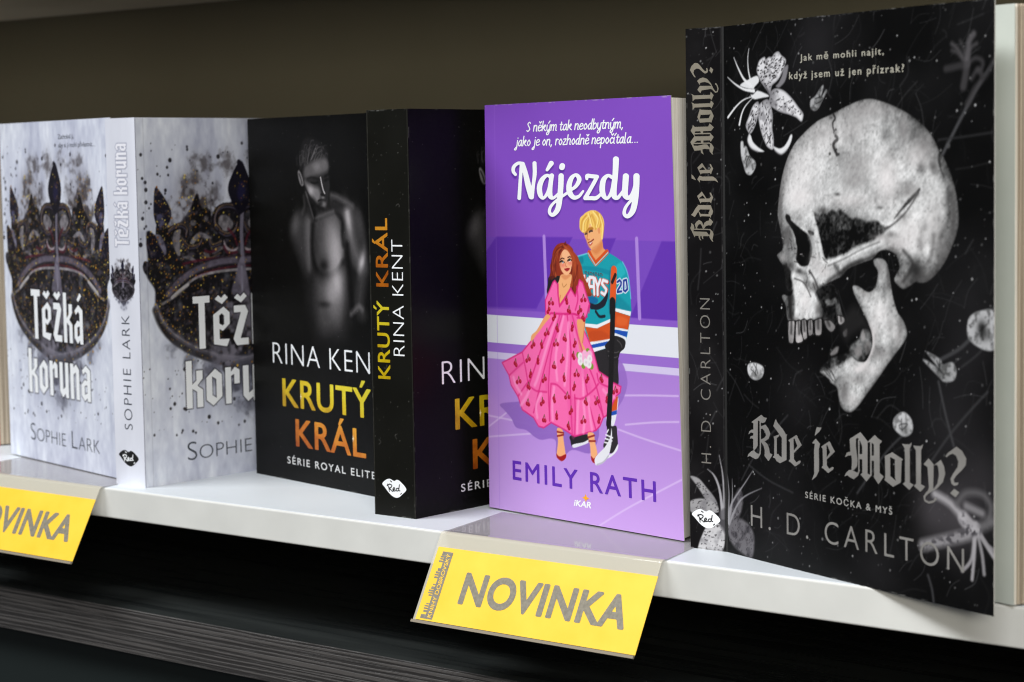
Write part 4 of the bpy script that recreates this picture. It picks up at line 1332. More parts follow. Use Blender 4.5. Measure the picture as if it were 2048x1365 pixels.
        p = q(t)
        A.fill(p, pink, 1, sm=False)
        A.line(np.r_[p, p[:1]], .8, pink_d, .9, sm=False)
    # arms
    A.fill(q("46.2,98.5 49.3,97.7 45.5,94.5 40.6,90.1 38.2,88.2 36.0,85.9 34.1,85.2 34.8,88.0 38.7,90.5 42.2,94.4"), (232, 160, 108), 1)
    A.fill(q("69.2,96.9 74.8,97.2 73.7,90.6 72.6,86.4 75.0,83.0 73.2,82.0 70.9,82.4 69.7,85.0 69.4,90.9"), (232, 160, 108), 1)
    A.line(q("74.8,97.1 73.7,90.6 72.8,86.4"), .7, skin_d, .8)
    folds = ["53.6,98.8 44.8,86.7 36.8,72.3 30.8,61.0", "58.2,98.7 50.3,82.8 47.0,64.5 47.4,47.1", "61.9,98.9 64.1,82.4 63.1,65.6 63.8,41.8", "65.6,99.0 72.3,82.8 81.6,66.9 86.4,52.3", "56.3,98.7 46.4,77.8 35.3,50.3",
             "66.2,61.1 66.3,51.0 65.6,41.5", "73.7,69.9 76.8,57.1 80.9,45.7", "27.4,79.1 29.6,71.9 31.4,64.7", "17.0,67.3 23.4,71.5 27.8,74.2", "23.5,57.4 28.9,62.7 32.8,66.0",
             "48.8,65.3 53.5,65.0 59.8,61.2", "31.8,63.5 37.5,61.1 45.5,61.1", "66.1,59.6 71.6,59.8 79.8,64.4 83.4,67.6", "47.4,47.4 47.6,54.9 48.8,64.7", "82.7,72.3 84.3,68.3 91.3,66.4", "80.5,61.5 84.8,55.4 86.4,52.3",
             "49.8,99.4 58.2,99.4 66.5,99.7 70.6,99.1", "69.2,98.0 73.7,97.9 76.5,98.9", "55.6,113.4 55.6,108.0 56.4,102.9", "65.1,111.8 60.5,106.7 56.4,102.9", "69.3,112.7 70.0,106.7 68.0,101.6"]
    for t in folds:
        A.line(q(t), .95, pink_d, .8, .5)
    for t in ["54.5,97.9 46.6,83.8 39.6,68.9 36.6,63.8", "59.1,98.1 53.0,79.9 53.5,67.4", "62.7,95.3 61.3,78.6 59.0,65.4", "66.3,92.5 72.0,74.5 72.5,61.6", "38.1,48.1 37.3,54.1 41.2,59.9", "49.7,47.9 49.5,55.7 51.1,63.6",
              "67.4,43.3 68.2,54.1 68.8,58.3", "20.3,66.4 22.2,62.8 26.0,58.8", "71.9,43.7 73.1,50.9 72.4,58.0", "78.2,45.4 76.7,53.6 76.1,60.6", "25.8,53.3 30.7,58.5 32.7,62.3", "86.9,64.9 91.1,62.3 94.6,62.0"]:
        A.line(q(t), 1.7, pink_l, .75, 1.0)
    for t in ["54.5,98.5 48.4,81.5 44.2,68.0 46.0,62.1 50.3,82.8 58.2,98.1", "63.7,98.4 67.8,82.6 73.6,67.0 78.8,63.2 72.3,82.8 67.4,98.5", "60.7,60.7 62.9,42.3 65.6,41.7 65.6,58.7", "13.7,73.4 18.4,68.1 27.3,73.0 26.9,77.2"]:
        A.fill(q(t), (226, 70, 148), .35, 1.4)
    # cherries
    ch = q("50.0,104.6 52.1,97.8 54.3,92.3 46.3,89.8 65.4,93.4 59.7,87.8 35.7,83.5 42.3,83.9 53.1,85.0 67.0,85.8 22.0,73.6 31.7,76.3 39.3,76.1 51.4,74.1 57.6,77.8 65.9,79.8 24.2,65.1 33.4,69.1 31.8,62.9 43.8,67.3 58.7,68.9 67.9,71.3 75.5,69.4 85.7,70.1 95.2,65.2 89.3,61.0 31.1,54.6 42.0,56.0 51.0,58.2 60.7,60.1 65.9,65.2 74.2,58.4 82.2,59.3 52.6,50.2 43.2,47.6 63.2,53.4 61.2,45.8 72.1,49.4 83.3,50.9 63.3,101.3 71.1,101.6 61.7,106.0 74.0,107.0 48.0,101.0 73.7,98.2")
    for i, p in enumerate(ch):
        t = (i * 2.399) % 6.28
        dx, dy = .95 * math.cos(t * .5), .75 * math.sin(t * .5)
        top = np.array([p[0] + .2, p[1] + 2.2])
        A.line(np.array([top, [p[0] - dx, p[1] - dy]]), .42, (96, 74, 36), .9)
        A.line(np.array([top, [p[0] + dx, p[1] + dy]]), .42, (96, 74, 36), .9)
        for s_ in (-1, 1):
            A.dot(p[0] + s_ * (dx + .3), p[1] + s_ * dy - .5, 1.05, (166, 16, 48), 1)
            A.dot(p[0] + s_ * (dx + .3) + .25, p[1] + s_ * dy - .25, .3, (216, 70, 96), .9)
    # posy
    fl = q("70.9,79.8 74.1,81.1 77.6,81.1 70.8,77.4 74.0,79.4 77.6,79.0 77.0,76.3 74.8,77.1 73.0,75.5 78.8,75.5 76.4,82.5 69.5,80.3")
    for p in fl[8:]:
        A.dot(p[0], p[1], 1.5, (120, 150, 50), 1, .4)
    for i, p in enumerate(fl[:8]):
        A.dot(p[0], p[1], 1.9, (232, 226, 228) if i not in (1, 4, 2) else (244, 170, 208), 1, .5)
        A.dot(p[0] + .2, p[1] + .1, .7, (206, 190, 200), .7, .6)
    # legs and shoes
    A.fill(q("52.7,43.9 56.7,43.5 57.3,39.5 58.5,33.0 58.7,31.2 52.5,30.6 52.1,31.8 53.2,37.9"), (238, 170, 118), 1)
    A.fill(q("75.0,43.5 79.2,43.9 80.0,40.3 81.6,34.5 80.4,31.4 77.3,31.7 76.4,38.2"), (238, 170, 118), 1)
    A.fill(q("51.9,31.7 54.3,30.5 58.9,32.1 58.5,30.0 55.6,28.4 52.4,29.7"), (160, 22, 26), 1)
    A.fill(q("77.1,32.9 79.1,31.9 81.8,34.2 81.3,31.5 79.9,29.6 77.5,30.6"), (160, 22, 26), 1)
    for t in ["52.8,42.4 57.4,42.2", "52.9,40.3 57.4,41.3", "75.3,41.6 79.7,42.9", "75.8,39.9 80.3,40.3"]:
        A.line(q(t), .9, (150, 40, 34), 1)
    # gloved hand and the stick in front
    A.fill(q("95.2,90.8 100.9,90.1 103.2,88.6 102.4,85.4 99.3,83.2 97.5,79.9 92.2,78.4 90.1,80.6 89.5,83.8 88.8,85.8 92.1,88.6"), (34, 32, 34), 1)
    for t in ["90.6,83.3 96.3,83.0 98.5,83.7", "91.0,81.2 95.3,80.6 97.5,81.3", "97.4,88.9 99.9,87.3 100.7,85.6"]:
        A.line(q(t), .5, (78, 74, 76), .9)
    A.line(q("95.2,107.3 94.1,91.0 92.0,66.5 90.0,48.8"), 3.4, (26, 24, 26), 1, sm=False)
    A.line(q("96.4,121.2 95.0,106.7"), 4.2, (220, 84, 34), 1, sm=False)
    A.line(q("94.9,106.7 94.6,101.6"), 4.0, (26, 24, 26), 1, sm=False)
    A.line(q("95.0,115.6 97.3,119.1"), 1.8, (40, 30, 28), 1)
    A.fill(q("91.9,47.5 90.9,43.0 86.8,37.9 81.4,33.8 79.5,31.4 79.9,29.3 81.2,28.9 85.6,30.5 89.2,33.8 91.3,38.9 92.2,43.7"), (224, 224, 230), 1)
    A.line(q("81.2,29.2 85.7,30.9 89.4,34.2"), .7, (170, 168, 180), .8, .5)


def build_purple_book():
    root = thing('book', 'purple paperback with a couple in pink dress and teal jersey standing on the tagged shelf', 'book')
    A = Ink(PW, PH, 0.36, (126, 74, 186), 21)
    q = P
    A.c += ((A.noise(60, 2) - .5) * 10)[..., None]
    # floor, boards and glass of the rink
    edge = q("-1.0,74.8 137.3,74.8")
    y1, y2 = edge[0, 1], edge[1, 1]
    ym = (y1 + y2) / 2
    t = np.clip((ym - A.Y) / ym, 0, 1)[..., None]
    A.c = np.where((A.Y < ym)[..., None], np.array([168, 124, 208]) * (1 - t) + np.array([196, 156, 224]) * t, A.c)
    band = q("0.2,135.3 139.2,135.0 137.6,99.3 -0.5,100.0 -0.5,97.1 137.5,96.1 137.7,82.7 -0.4,83.0 -0.5,78.3 137.5,78.2 137.6,74.8 -0.6,74.8")
    yt, yb = (band[0, 1] + band[1, 1]) / 2, (band[2, 1] + band[3, 1]) / 2

    def strip(a, b, col, x0=-1, x1=PW + 1):
        A.fill(np.array([[x0, a], [x1, a], [x1, b], [x0, b]]), col, 1, sm=False)
    strip(yt, yb, (116, 70, 183))
    for t in ["-1.5,126.8 8.2,135.4 67.1,136.0 38.7,101.0 -2.0,100.5", "85.0,135.7 98.4,136.0 73.6,98.6 59.8,98.5", "129.8,135.1 141.5,135.1 139.9,99.2 106.8,99.5"]:
        p = q(t)
        A.fill(p, (97, 50, 170), 1, .8, sm=False)
    strip(yb, yb - 3.5, (134, 88, 194))
    a, b = (band[4, 1] + band[5, 1]) / 2, (band[6, 1] + band[7, 1]) / 2
    strip(a, yb - 3.4, (134, 88, 194))
    strip(a, b, (222, 224, 232))
    c, d = (band[8, 1] + band[9, 1]) / 2, ym
    strip(b, c, (150, 106, 200))
    strip(c, d, (206, 194, 228))
    for t in ["45.6,135.9 46.5,106.4", "112.8,135.9 113.4,99.8"]:
        p = q(t)
        A.line(p, 2.2, (168, 130, 212), 1, sm=False)
    for t in ["0.7,46.1 30.0,44.4 68.2,40.3", "0.6,40.8 13.8,48.3 23.0,53.7", "98.9,63.2 118.2,64.6 137.7,65.7", "101.7,49.8 120.8,52.4 137.6,54.0", "96.7,47.2 114.2,44.3 138.1,41.1", "82.0,0.3 103.4,11.6 138.3,27.8",
              "0.5,35.5 26.3,38.9 52.9,42.3"]:
        A.line(q(t), .9, (212, 186, 232), .75, .4)
    couple_art(A)
    # script title: soft shadow printed below, white letters on top
    ax = 0.62
    pr = []
    for s in SCRIPT_TITLE:
        p = P(s)
        p[:, 0] *= ax
        p = smooth(p, False, 7) if len(p) > 2 else p
        pr.append(('s', p))
    D = prims_sd(A.X * ax, A.Y, [(k, p + np.array([-.35 * ax, -1.3, 0])) for k, p in pr])
    A.put((slice(0, A.ny), slice(0, A.nx)), np.clip(.5 - D / 1.0, 0, 1) * .75, (74, 36, 138))
    A.line(np.array([[8.0, 0], [8.0, PH]]), .4, (150, 104, 206), .45, .4)
    wear(A, 60, 170, 220, 'tb')
    sf = Surf((0, 0, 0), (PW, 0, 0), (0.76, 0.85, PH), (136.2, -2.9, PH + .2), PW, PH)
    cov = panel('front_cover', sf, A, root, [M_print_purple, M_cut])
    cov['label'] = 'purple cover printed with a couple on an ice rink'
    uv, f = shape_mesh(pr, .24)
    uv[:, 0] /= ax
    lettering('title', sf, uv, f, M_ink_white, cov)
    for text, fr in (('S někým tak neodbytným,', P("33.7,186.6 106.3,186.2 34.1,191.0")), ('jako je on, rozhodně nepočítala...', P("24.9,179.9 116.3,179.2 25.1,184.3"))):
        pr2, L = script_line(text, .2)
        o, e1, e2 = frame(fr)
        pr2 = at_frame(pr2, o, e1, e2, 1.0 / L, 1.0 / 1.62)
        w = .185 * np.linalg.norm(e2) / 1.62
        k = np.linalg.norm(e1) / L / (np.linalg.norm(e2) / 1.62)
        pr2 = [(a_, np.c_[p[:, 0] / k, p[:, 1], np.full(len(p), w)]) for a_, p in pr2]
        uv, f = shape_mesh(pr2, .13)
        uv[:, 0] *= k
        lettering('tagline', sf, uv, f, M_ink_white, cov)
    type_on('author_name', 'EMILY RATH', sf, P("18.6,16.1 121.3,15.8 18.6,25.3"), mat("violet_ink", (92, 40, 172), .45), cov, weight=0.012, track=1.22)
    lg = type_on('publisher_logo', 'iKAR', sf, P("64.0,7.8 76.4,8.0 64.1,10.6"), M_ink_white, cov, weight=0.03, shear=0.2)
    s = P("72.7,12.4 72.8,14.3 75.3,12.4")
    r1, r2 = s[1, 1] - s[0, 1], s[2, 0] - s[0, 0]
    star = []
    for k in range(8):
        t, m_ = math.pi / 4 * k, 1.0 if k % 2 == 0 else .42
        star.append([s[0, 0] + math.sin(t) * r2 * m_, s[0, 1] + math.cos(t) * r1 * m_])
    uv, f = shape_mesh([('p', np.array(star))], .12)
    lettering('star', sf, uv, f, mat("amber_ink", (250, 170, 20), .45), lg, .13)
    # pages follow the sprung cover
    n = 12
    V, F = [], []
    for k in range(n + 1):
        zz = .8 + (PH - 1.7) * k / n
        for x, back in ((1.0, 0), (PW - 1.2, 0)):
            p = sf.at(x, zz, -.6) / MM
            V.append(tuple(p))
        V.append((PW - 4.3, 8.1, zz))
        V.append((1.6, 8.6, zz))
    for k in range(n):
        b = 4 * k
        F += [(b + i, b + (i + 1) % 4, b + 4 + (i + 1) % 4, b + 4 + i) for i in range(4)]
    F += [(0, 3, 2, 1), (4 * n, 4 * n + 1, 4 * n + 2, 4 * n + 3)]
    mesh('page_block', [tuple(c * MM for c in p) for p in V], F, root, [M_pages])
    box('back_cover', (0.6 * MM, 8.7 * MM, 0), ((PW - 12) * MM, 9.0 * MM, (PH - 3) * MM), root, [mat("purple_back_cover", (110, 64, 170), .45)])
    return root


# ------------------------------------------------------------------ dark book with the skull, its cover standing open
SW, SH, ST = 166.0, 229.5, 18.8
GK = [[('p', s) for s in g] for g in [
    ["18.5,59.5 25.7,63.3 27.5,62.4 29.7,62.3 28.3,60.4 26.3,59.8 24.6,60.2 23.2,60.7 20.1,59.0", "19.9,59.3 23.2,60.6 22.9,49.7 21.8,48.5 20.0,47.1 19.6,48.6", "20.0,47.4 22.2,46.3 24.0,46.3 24.6,48.8 25.2,48.9 25.0,46.4 23.1,44.3 21.3,43.7 18.8,44.2 17.0,44.7 15.3,43.9 15.9,45.2 18.2,46.8",
     "24.4,60.1 25.3,60.0 25.2,48.2 24.4,48.1", "16.2,53.8 16.7,55.2 18.5,56.2 20.5,56.4 20.5,54.7 18.0,55.0", "17.1,52.0 17.8,53.3 20.3,53.9 20.3,52.2 18.2,52.5",
     "25.0,58.2 28.6,59.4 30.7,57.9 32.1,55.8 30.8,53.5 28.5,52.3 24.7,51.8 24.7,52.4 27.6,53.5 29.0,54.7 28.3,56.3 26.3,57.5 25.1,57.0", "24.7,51.8 27.2,52.3 29.8,51.3 31.1,49.5 31.6,47.4 33.4,47.1 32.8,46.1 30.6,43.9 27.8,45.8 28.0,48.1 27.1,50.2 25.7,51.3"],
    ["35.9,62.5 37.2,61.0 41.3,58.3 43.1,56.5 43.9,56.8 43.3,55.8 43.3,53.9 40.2,54.7 37.7,56.8 34.2,59.3", "34.4,54.8 38.4,56.2 38.4,55.5 36.6,54.4 36.5,47.6 35.9,46.9 34.7,46.5 34.9,53.4", "40.1,55.0 43.4,56.1 43.3,45.8 41.1,44.9 40.0,45.3",
     "33.5,45.9 35.9,47.5 37.6,47.7 38.5,47.0 40.2,46.5 43.2,45.8 38.7,43.9 36.3,44.6 35.4,45.6"],
    ["44.6,54.3 50.2,57.1 51.3,56.3 48.2,55.3 48.4,49.6 48.4,46.6 45.8,45.7 45.7,53.6", "50.2,57.1 53.8,53.2 48.4,49.3 48.3,50.2 50.8,52.5 48.8,55.6", "45.7,46.4 48.2,46.9 50.1,45.5 52.0,46.5 53.1,46.5 52.6,45.5 49.2,43.7 46.2,45.1 44.7,45.5"],
    ["63.8,61.7 67.0,61.8 65.6,60.1 62.4,57.9 63.0,59.6", "63.1,56.9 65.9,55.0 65.1,52.4 65.2,47.2 65.1,43.7 63.4,41.2 60.4,39.2 62.0,42.1 62.0,52.1 62.5,54.7 60.6,54.7"],
    ["66.6,53.9 72.0,56.7 73.1,55.8 70.1,54.9 70.3,49.3 70.3,46.3 67.8,45.5 67.6,53.2", "72.0,56.7 75.5,52.8 70.3,49.0 70.2,49.8 72.5,52.2 70.6,55.1", "67.7,46.1 70.1,46.6 71.9,45.3 73.7,46.3 74.8,46.3 74.3,45.3 71.1,43.5 68.2,44.9 66.7,45.3"],
    ["84.9,59.0 89.3,60.6 88.8,59.1 88.7,56.4 89.7,50.9 89.5,48.4 87.5,46.7 85.9,46.2 86.3,50.6 85.2,54.6", "84.9,59.0 91.6,62.4 95.9,59.1 93.9,57.7 92.6,56.8 91.0,59.3 89.7,59.9 86.7,58.5", "92.6,58.1 95.9,59.2 95.8,46.1 98.1,45.6 95.1,42.8 91.5,45.3 92.6,46.0",
     "90.1,59.3 91.0,59.3 90.9,47.1 90.1,46.6", "86.4,46.4 89.6,45.7 90.7,47.2 91.2,47.0 90.0,44.6 87.3,42.8 84.9,43.4 83.2,44.0 81.4,43.2 82.6,44.9 84.5,46.3", "81.9,51.2 83.1,53.2 86.1,54.1 86.5,52.5 83.9,52.1",
     "95.6,58.6 100.2,62.1 102.6,60.7 104.6,60.1 103.1,58.6 103.1,47.2 105.5,46.0 102.4,42.6 99.8,44.9 99.7,58.2 98.1,59.1", "97.5,58.9 98.4,59.0 98.3,45.5 97.4,45.5", "90.3,53.3 93.0,53.7 93.0,51.5 90.3,51.5", "97.5,53.4 100.1,53.9 100.0,51.6 97.5,51.7"],
    ["106.2,54.3 110.4,56.2 111.7,55.4 109.3,54.3 109.4,46.4 106.3,45.1 106.5,47.3", "110.4,56.3 116.9,54.1 115.2,52.8 108.8,54.4", "112.1,53.3 115.6,53.7 116.0,53.2 115.5,44.7 112.8,45.2 112.2,46.3", "105.8,44.8 107.7,45.7 109.6,46.6 112.8,45.1 115.5,44.8 111.0,42.6"],
    ["116.2,60.2 118.5,60.2 120.7,60.5 121.9,61.4 121.3,59.6 120.7,58.8 120.7,45.4 122.9,44.8 120.4,42.5 116.7,44.4 118.0,45.4 117.9,58.5"],
    ["122.6,60.2 124.8,60.2 127.0,60.4 128.4,61.4 127.6,59.6 127.1,58.7 127.0,45.5 129.4,44.9 126.7,42.5 123.0,44.4 124.3,45.4 124.2,58.4"],
    ["128.5,53.5 131.3,56.1 134.1,54.0 133.8,44.3 130.3,42.3 131.5,44.8 130.7,52.6", "133.8,53.4 138.0,56.2 139.8,53.9 140.4,51.1 139.2,47.8 135.8,44.8 131.5,42.5 129.6,41.1 129.4,39.8 131.4,39.3 134.1,40.1 134.9,41.4 136.0,40.7 134.1,39.2 131.4,38.4 128.9,39.1 128.4,41.0 130.3,43.1 134.2,44.6 136.2,46.9 137.0,50.2 136.6,53.3 135.7,54.2"],
    ["140.6,57.9 141.9,59.3 146.5,62.2 149.4,60.9 151.7,58.2 151.4,55.6 149.5,53.6 146.5,51.2 145.0,49.5 145.3,48.3 146.4,48.3 147.6,48.7 147.1,47.6 145.3,47.0 143.7,47.8 143.3,49.6 144.8,51.8 147.1,54.4 147.5,56.5 146.3,58.7 144.5,59.3 142.6,58.6 141.1,57.5", "143.1,43.9 145.3,45.9 148.0,44.8 146.0,42.7"]]]


def spots(A, poly, n, r, col=(26, 24, 26), ang=0.0):
    p = smooth(P(poly)[:, :2])
    lo, hi = p.min(0), p.max(0)
    k = 0
    for _ in range(n * 8):
        x, y = A.rng.uniform(lo[0], hi[0]), A.rng.uniform(lo[1], hi[1])
        if sd_poly(np.array([[x]]), np.array([[y]]), p)[0, 0] < -r * 1.5:
            t = ang + A.rng.normal(0, .3)
            l = r * A.rng.uniform(.2, 1.8)
            A.line(np.array([[x - l * math.cos(t), y - l * math.sin(t)], [x + l * math.cos(t), y + l * math.sin(t)]]), r * A.rng.uniform(.8, 1.6), col, .9, .3)
            k += 1
            if k >= n:
                break


def debris(A, n_lines, n_dots, lo=34, hi=78):
    """fibres, scratches and grains of the dark ground the picture was shot on"""
    for k in range(n_lines):
        x, y = A.rng.uniform(0, A.w), A.rng.uniform(0, A.h)
        t, L = A.rng.normal(1.1, .7), A.rng.uniform(3, 20)
        bend = A.rng.normal(0, .5)
        p = np.array([[x, y], [x + L * .5 * math.cos(t), y + L * .5 * math.sin(t)], [x + L * (.5 * math.cos(t) + .5 * math.cos(t + bend)), y + L * (.5 * math.sin(t) + .5 * math.sin(t + bend))]])
        g = A.rng.uniform(lo, hi)
        A.line(p, A.rng.uniform(.15, .45), (g, g, g * 1.02), A.rng.uniform(.25, .7), A.rng.choice([.3, .3, 1.0]))
    for k in range(n_dots):
        g = A.rng.choice([70, 110, 150, 200, 225], p=[.35, .3, .2, .1, .05])
        A.dot(A.rng.uniform(0, A.w), A.rng.uniform(0, A.h), abs(A.rng.normal(.16, .16)) + .08, (g, g, g), .85, .35)


def bud(A, poly, c1=190, c2=90):
    p = P(poly)
    A.fill(p, (c1, c1, c1 * 1.01), 1, .8)
    m = A.mask(p, .8)
    A.clip = m
    c = p.mean(0)
    A.blob(c[0] + 1, c[1] - 2, 3, 2.4, (c2, c2, c2), .75)
    nz = A.noise(1.6, 3)
    A.put((slice(0, A.ny), slice(0, A.nx)), np.clip((nz - .45) * 2.8, 0, .75), (c2, c2, c2))
    for k in range(3):
        t = A.rng.uniform(0, 3.1)
        o = c + A.rng.normal(0, 1.0, 2)
        A.line(np.array([o - [2.4 * math.cos(t), 2.4 * math.sin(t)], o + A.rng.normal(0, .6, 2), o + [2.4 * math.cos(t), 2.4 * math.sin(t)]]), .5, (c2 * .5, c2 * .5, c2 * .5), .7, .5)
    A.clip = None


def relief(A, m, n1, n2, n3):
    """photographed bone: pitted, streaked and lit from the left, as the picture shows it"""
    full = (slice(0, A.ny), slice(0, A.nx))
    gy, gx = np.gradient(n1 * 3.0 + n2 * 1.3)
    e = np.clip((gx * 1.0 - gy * .7) * 7.0, -1, 1)
    lum = A.c.mean(-1)
    out = lum + e * 15 + (n3 - .5) * 26 + (n2 - .5) * 14
    pit = np.clip((.36 - n3) * 7, 0, 1) * np.clip((n1 - .42) * 6, 0, 1)
    out = out - pit * 18
    out = 128 + (out - 128) * 1.16 - 6
    keep, A.clip = A.clip, None
    A.put(full, m, np.clip(out, 12, 240))
    A.clip = keep


def skull_art(A):
    q = P
    g = lambda v: (v, v * .975, v * .975)
    full = (slice(0, A.ny), slice(0, A.nx))
    n1, n2, n3 = A.noise(14, 5), A.noise(4, 4), A.noise(1.2, 3)
    # cranium, face and upper jaw
    out = "38.1,148.7 38.8,153.9 39.9,159.6 41.8,165.8 45.1,172.4 49.7,177.9 55.9,182.3 64.8,187.1 74.4,189.8 84.5,192.9 91.4,194.6 97.5,195.2 103.5,194.2 110.8,192.2 118.1,189.6 124.5,186.5 130.2,182.8 134.4,178.4 137.5,173.7 139.4,171.9 142.0,168.0 144.4,162.9 146.1,158.2 147.2,152.6 147.6,147.6 146.4,142.9 144.0,138.2 141.2,133.5 138.2,129.9 134.7,126.8 130.4,124.2 126.3,123.7 124.0,124.0 121.0,122.3 117.2,120.9 114.1,122.2 111.8,124.4 113.2,126.7 114.9,129.3 113.7,132.9 111.4,134.9 107.1,135.9 102.8,135.1 99.2,132.1 94.4,130.8 87.9,129.1 83.8,127.5 80.5,124.7 76.3,123.1 72.1,121.8 70.3,120.5 74.7,120.9 77.1,118.3 78.4,114.7 80.0,109.9 81.2,107.3 79.6,104.9 77.9,105.6 76.2,104.4 72.9,101.6 70.3,104.1 68.7,106.2 67.4,107.5 67.0,106.1 64.4,106.0 57.5,105.7 48.8,105.0 44.4,105.1 43.5,110.6 40.7,114.3 42.2,115.6 46.2,114.8 48.0,117.3 44.5,117.8 42.6,126.0 40.1,128.9 37.5,131.9 41.1,134.2 41.8,137.5 41.6,136.7 39.8,143.0"
    po = smooth(q(out), True, 3)
    d = sd_poly(A.X, A.Y, po)
    m = np.clip(.5 - d / .6, 0, 1)
    A.clip = m
    m0 = m
    depth = np.clip(-d / 9.0, 0, 1) ** .5
    base = 70 + 118 * depth + (n1 - .5) * 96 + (n2 - .5) * 44 + (n3 - .5) * 26
    A.put(full, np.ones_like(m), np.clip(base, 30, 235))
    B = lambda t: q(t)
    for x, y, rx, ry, v, a, rot in [
            (380, 560, 150, 190, 214, .55, 0), (300, 830, 120, 150, 226, .7, 0), (640, 800, 170, 110, 222, .65, 0), (930, 640, 90, 190, 220, .6, 0), (820, 240, 200, 120, 168, .5, 0), (700, 600, 130, 90, 140, .5, 0), (640, 540, 60, 60, 110, .4, 0), (720, 420, 70, 50, 140, .4, 0),
            (990, 370, 45, 70, 112, .65, 0), (1205, 400, 60, 100, 104, .65, 0), (1262, 640, 30, 50, 66, .75, 0), (1040, 860, 80, 60, 120, .6, 0), (1010, 640, 60, 60, 140, .4, 0), (1350, 560, 50, 90, 176, .5, 0), (1330, 900, 110, 200, 176, .55, 0), (1470, 900, 40, 220, 74, .6, 0),
            (1420, 1150, 70, 120, 90, .5, 0), (1240, 1130, 90, 90, 196, .6, 0), (1110, 1130, 70, 60, 226, .7, 0), (1290, 1100, 30, 40, 90, .5, 0), (250, 960, 110, 60, 222, .6, 0), (120, 820, 30, 160, 96, .45, 0), (1120, 1030, 40, 20, 60, .5, 0), (610, 868, 24, 14, 40, .8, 0), (1000, 150, 60, 20, 96, .4, 0),
            (930, 1010, 80, 40, 206, .5, 0), (640, 330, 90, 50, 190, .4, 0), (490, 370, 22, 40, 120, .5, 0), (950, 965, 26, 14, 60, .7, 0), (1170, 760, 60, 40, 150, .5, 0), (560, 480, 30, 40, 150, .4, 0)]:
        # positions measured on the picture's own upper half
        c = U1 + (x / 1606.0) * UX1 + (y / 1365.0) * UY1
        A.blob(c[0], c[1], rx / 1606.0 * UX1[0], abs(ry / 1365.0 * UY1[1]), g(v), a * .9)
    # crown seam and temporal line
    seam = q("75.2,189.4 76.3,187.9 75.1,186.2 74.8,184.5 75.7,183.1")
    A.line(seam + A.rng.normal(0, .25, seam.shape), 1.0, g(34), .95, .4)
    seam = q("76.3,181.2 77.6,179.9 75.5,177.7 76.5,176.2 76.0,174.7 77.8,173.7")
    A.line(seam + A.rng.normal(0, .3, seam.shape), 1.5, g(38), .9, .7)
    for k in range(10):
        c = seam[A.rng.integers(len(seam))]
        A.dot(c[0] + A.rng.normal(0, 1.2), c[1] + A.rng.normal(0, 1.6), A.rng.uniform(.2, .7), g(48), .8, .5)
    A.line(q("126.4,159.6 121.6,156.0 117.2,152.7 112.1,148.3"), np.array([1.0, 1.6, 1.2, .5]), g(46), .85, .8)
    A.line(q("142.0,160.1 142.3,153.6 141.9,148.0 137.8,141.4"), 1.6, g(70), .6, 1.8)
    A.line(q("137.5,173.2 137.0,170.9 137.8,168.6"), 1.2, g(50), .7, 1)
    for k in range(420):
        x, y = A.rng.uniform(0, A.w), A.rng.uniform(60, A.h)
        A.dot(x, y, A.rng.uniform(.1, .4), g(A.rng.choice([70, 90, 110, 225])), A.rng.uniform(.2, .6), .3)
    # deep temple hollow
    fossa = q("61.5,150.5 66.5,149.2 68.6,150.5 70.9,149.5 74.1,151.3 76.9,150.5 78.8,151.8 83.5,149.5 86.6,147.8 89.7,148.3 95.7,146.6 101.8,147.4 105.1,145.4 109.5,144.9 104.7,141.8 100.2,139.8 92.7,137.9 86.5,135.8 80.3,133.2 72.4,130.5 68.8,131.6 67.7,136.1 65.9,141.1 64.3,145.7")
    fm = A.mask(fossa, 1.2, sm=False)
    A.put(full, fm, np.clip(50 + (n2 - .45) * 120 + (n3 - .5) * 60, 12, 130))
    for x, y, rx, ry, v in [(600, 1060, 120, 60, 58), (800, 1090, 90, 50, 66), (480, 1010, 50, 30, 40), (560, 1240, 110, 80, 20), (720, 1210, 120, 40, 22), (860, 1130, 70, 25, 24)]:
        c = U1 + (x / 1606.0) * UX1 + (y / 1365.0) * UY1
        A.blob(c[0], c[1], rx / 1606.0 * UX1[0], abs(ry / 1365.0 * UY1[1]), g(v), .55)
    # eye socket
    A.fill(q("43.8,148.7 46.9,146.9 52.3,144.0 58.0,141.3 60.0,139.3 61.4,135.5 61.0,131.4 60.7,131.8 58.7,128.5 56.0,127.6 52.7,128.4 50.4,130.8 51.3,134.9 51.2,135.8 49.4,141.0 46.5,144.3 44.0,146.6"), g(16), .96, .8)
    A.fill(q("41.3,141.9 45.6,144.0 48.5,140.4 50.4,135.8 50.1,131.2 43.9,130.5 41.5,135.7"), g(98), .8, 1.6, tex=.4 + .6 * n2 * 1.4)
    A.fill(q("44.0,149.2 46.5,148.4 46.9,146.9 45.2,146.6"), g(20), .9, .7)
    A.fill(q("58.8,142.6 62.1,142.1 62.2,140.8 59.6,141.1"), g(30), .9, .7)
    # rim of the socket and cheek bone
    A.line(q("61.5,149.5 62.9,144.7 65.3,139.6 67.0,134.1 68.6,131.3"), 2.2, g(206), .85, 1.0)
    A.line(q("60.0,140.1 61.6,136.0 61.3,131.4"), 3.2, g(150), .6, 2)
    arch = q("60.3,128.6 68.8,129.6 79.7,131.7 87.9,134.2 96.0,136.7 105.6,138.9 107.1,136.4 99.2,133.1 91.2,130.3 83.0,127.8 78.0,124.2 70.5,121.3 62.8,122.2 59.4,125.3")
    A.fill(arch, g(186), .75, 2.0, tex=.45 + .8 * n2)
    A.line(q("72.2,130.5 81.4,131.8 90.4,134.8 99.2,137.5 105.6,139.4"), 2.4, g(222), .7, 1.4)
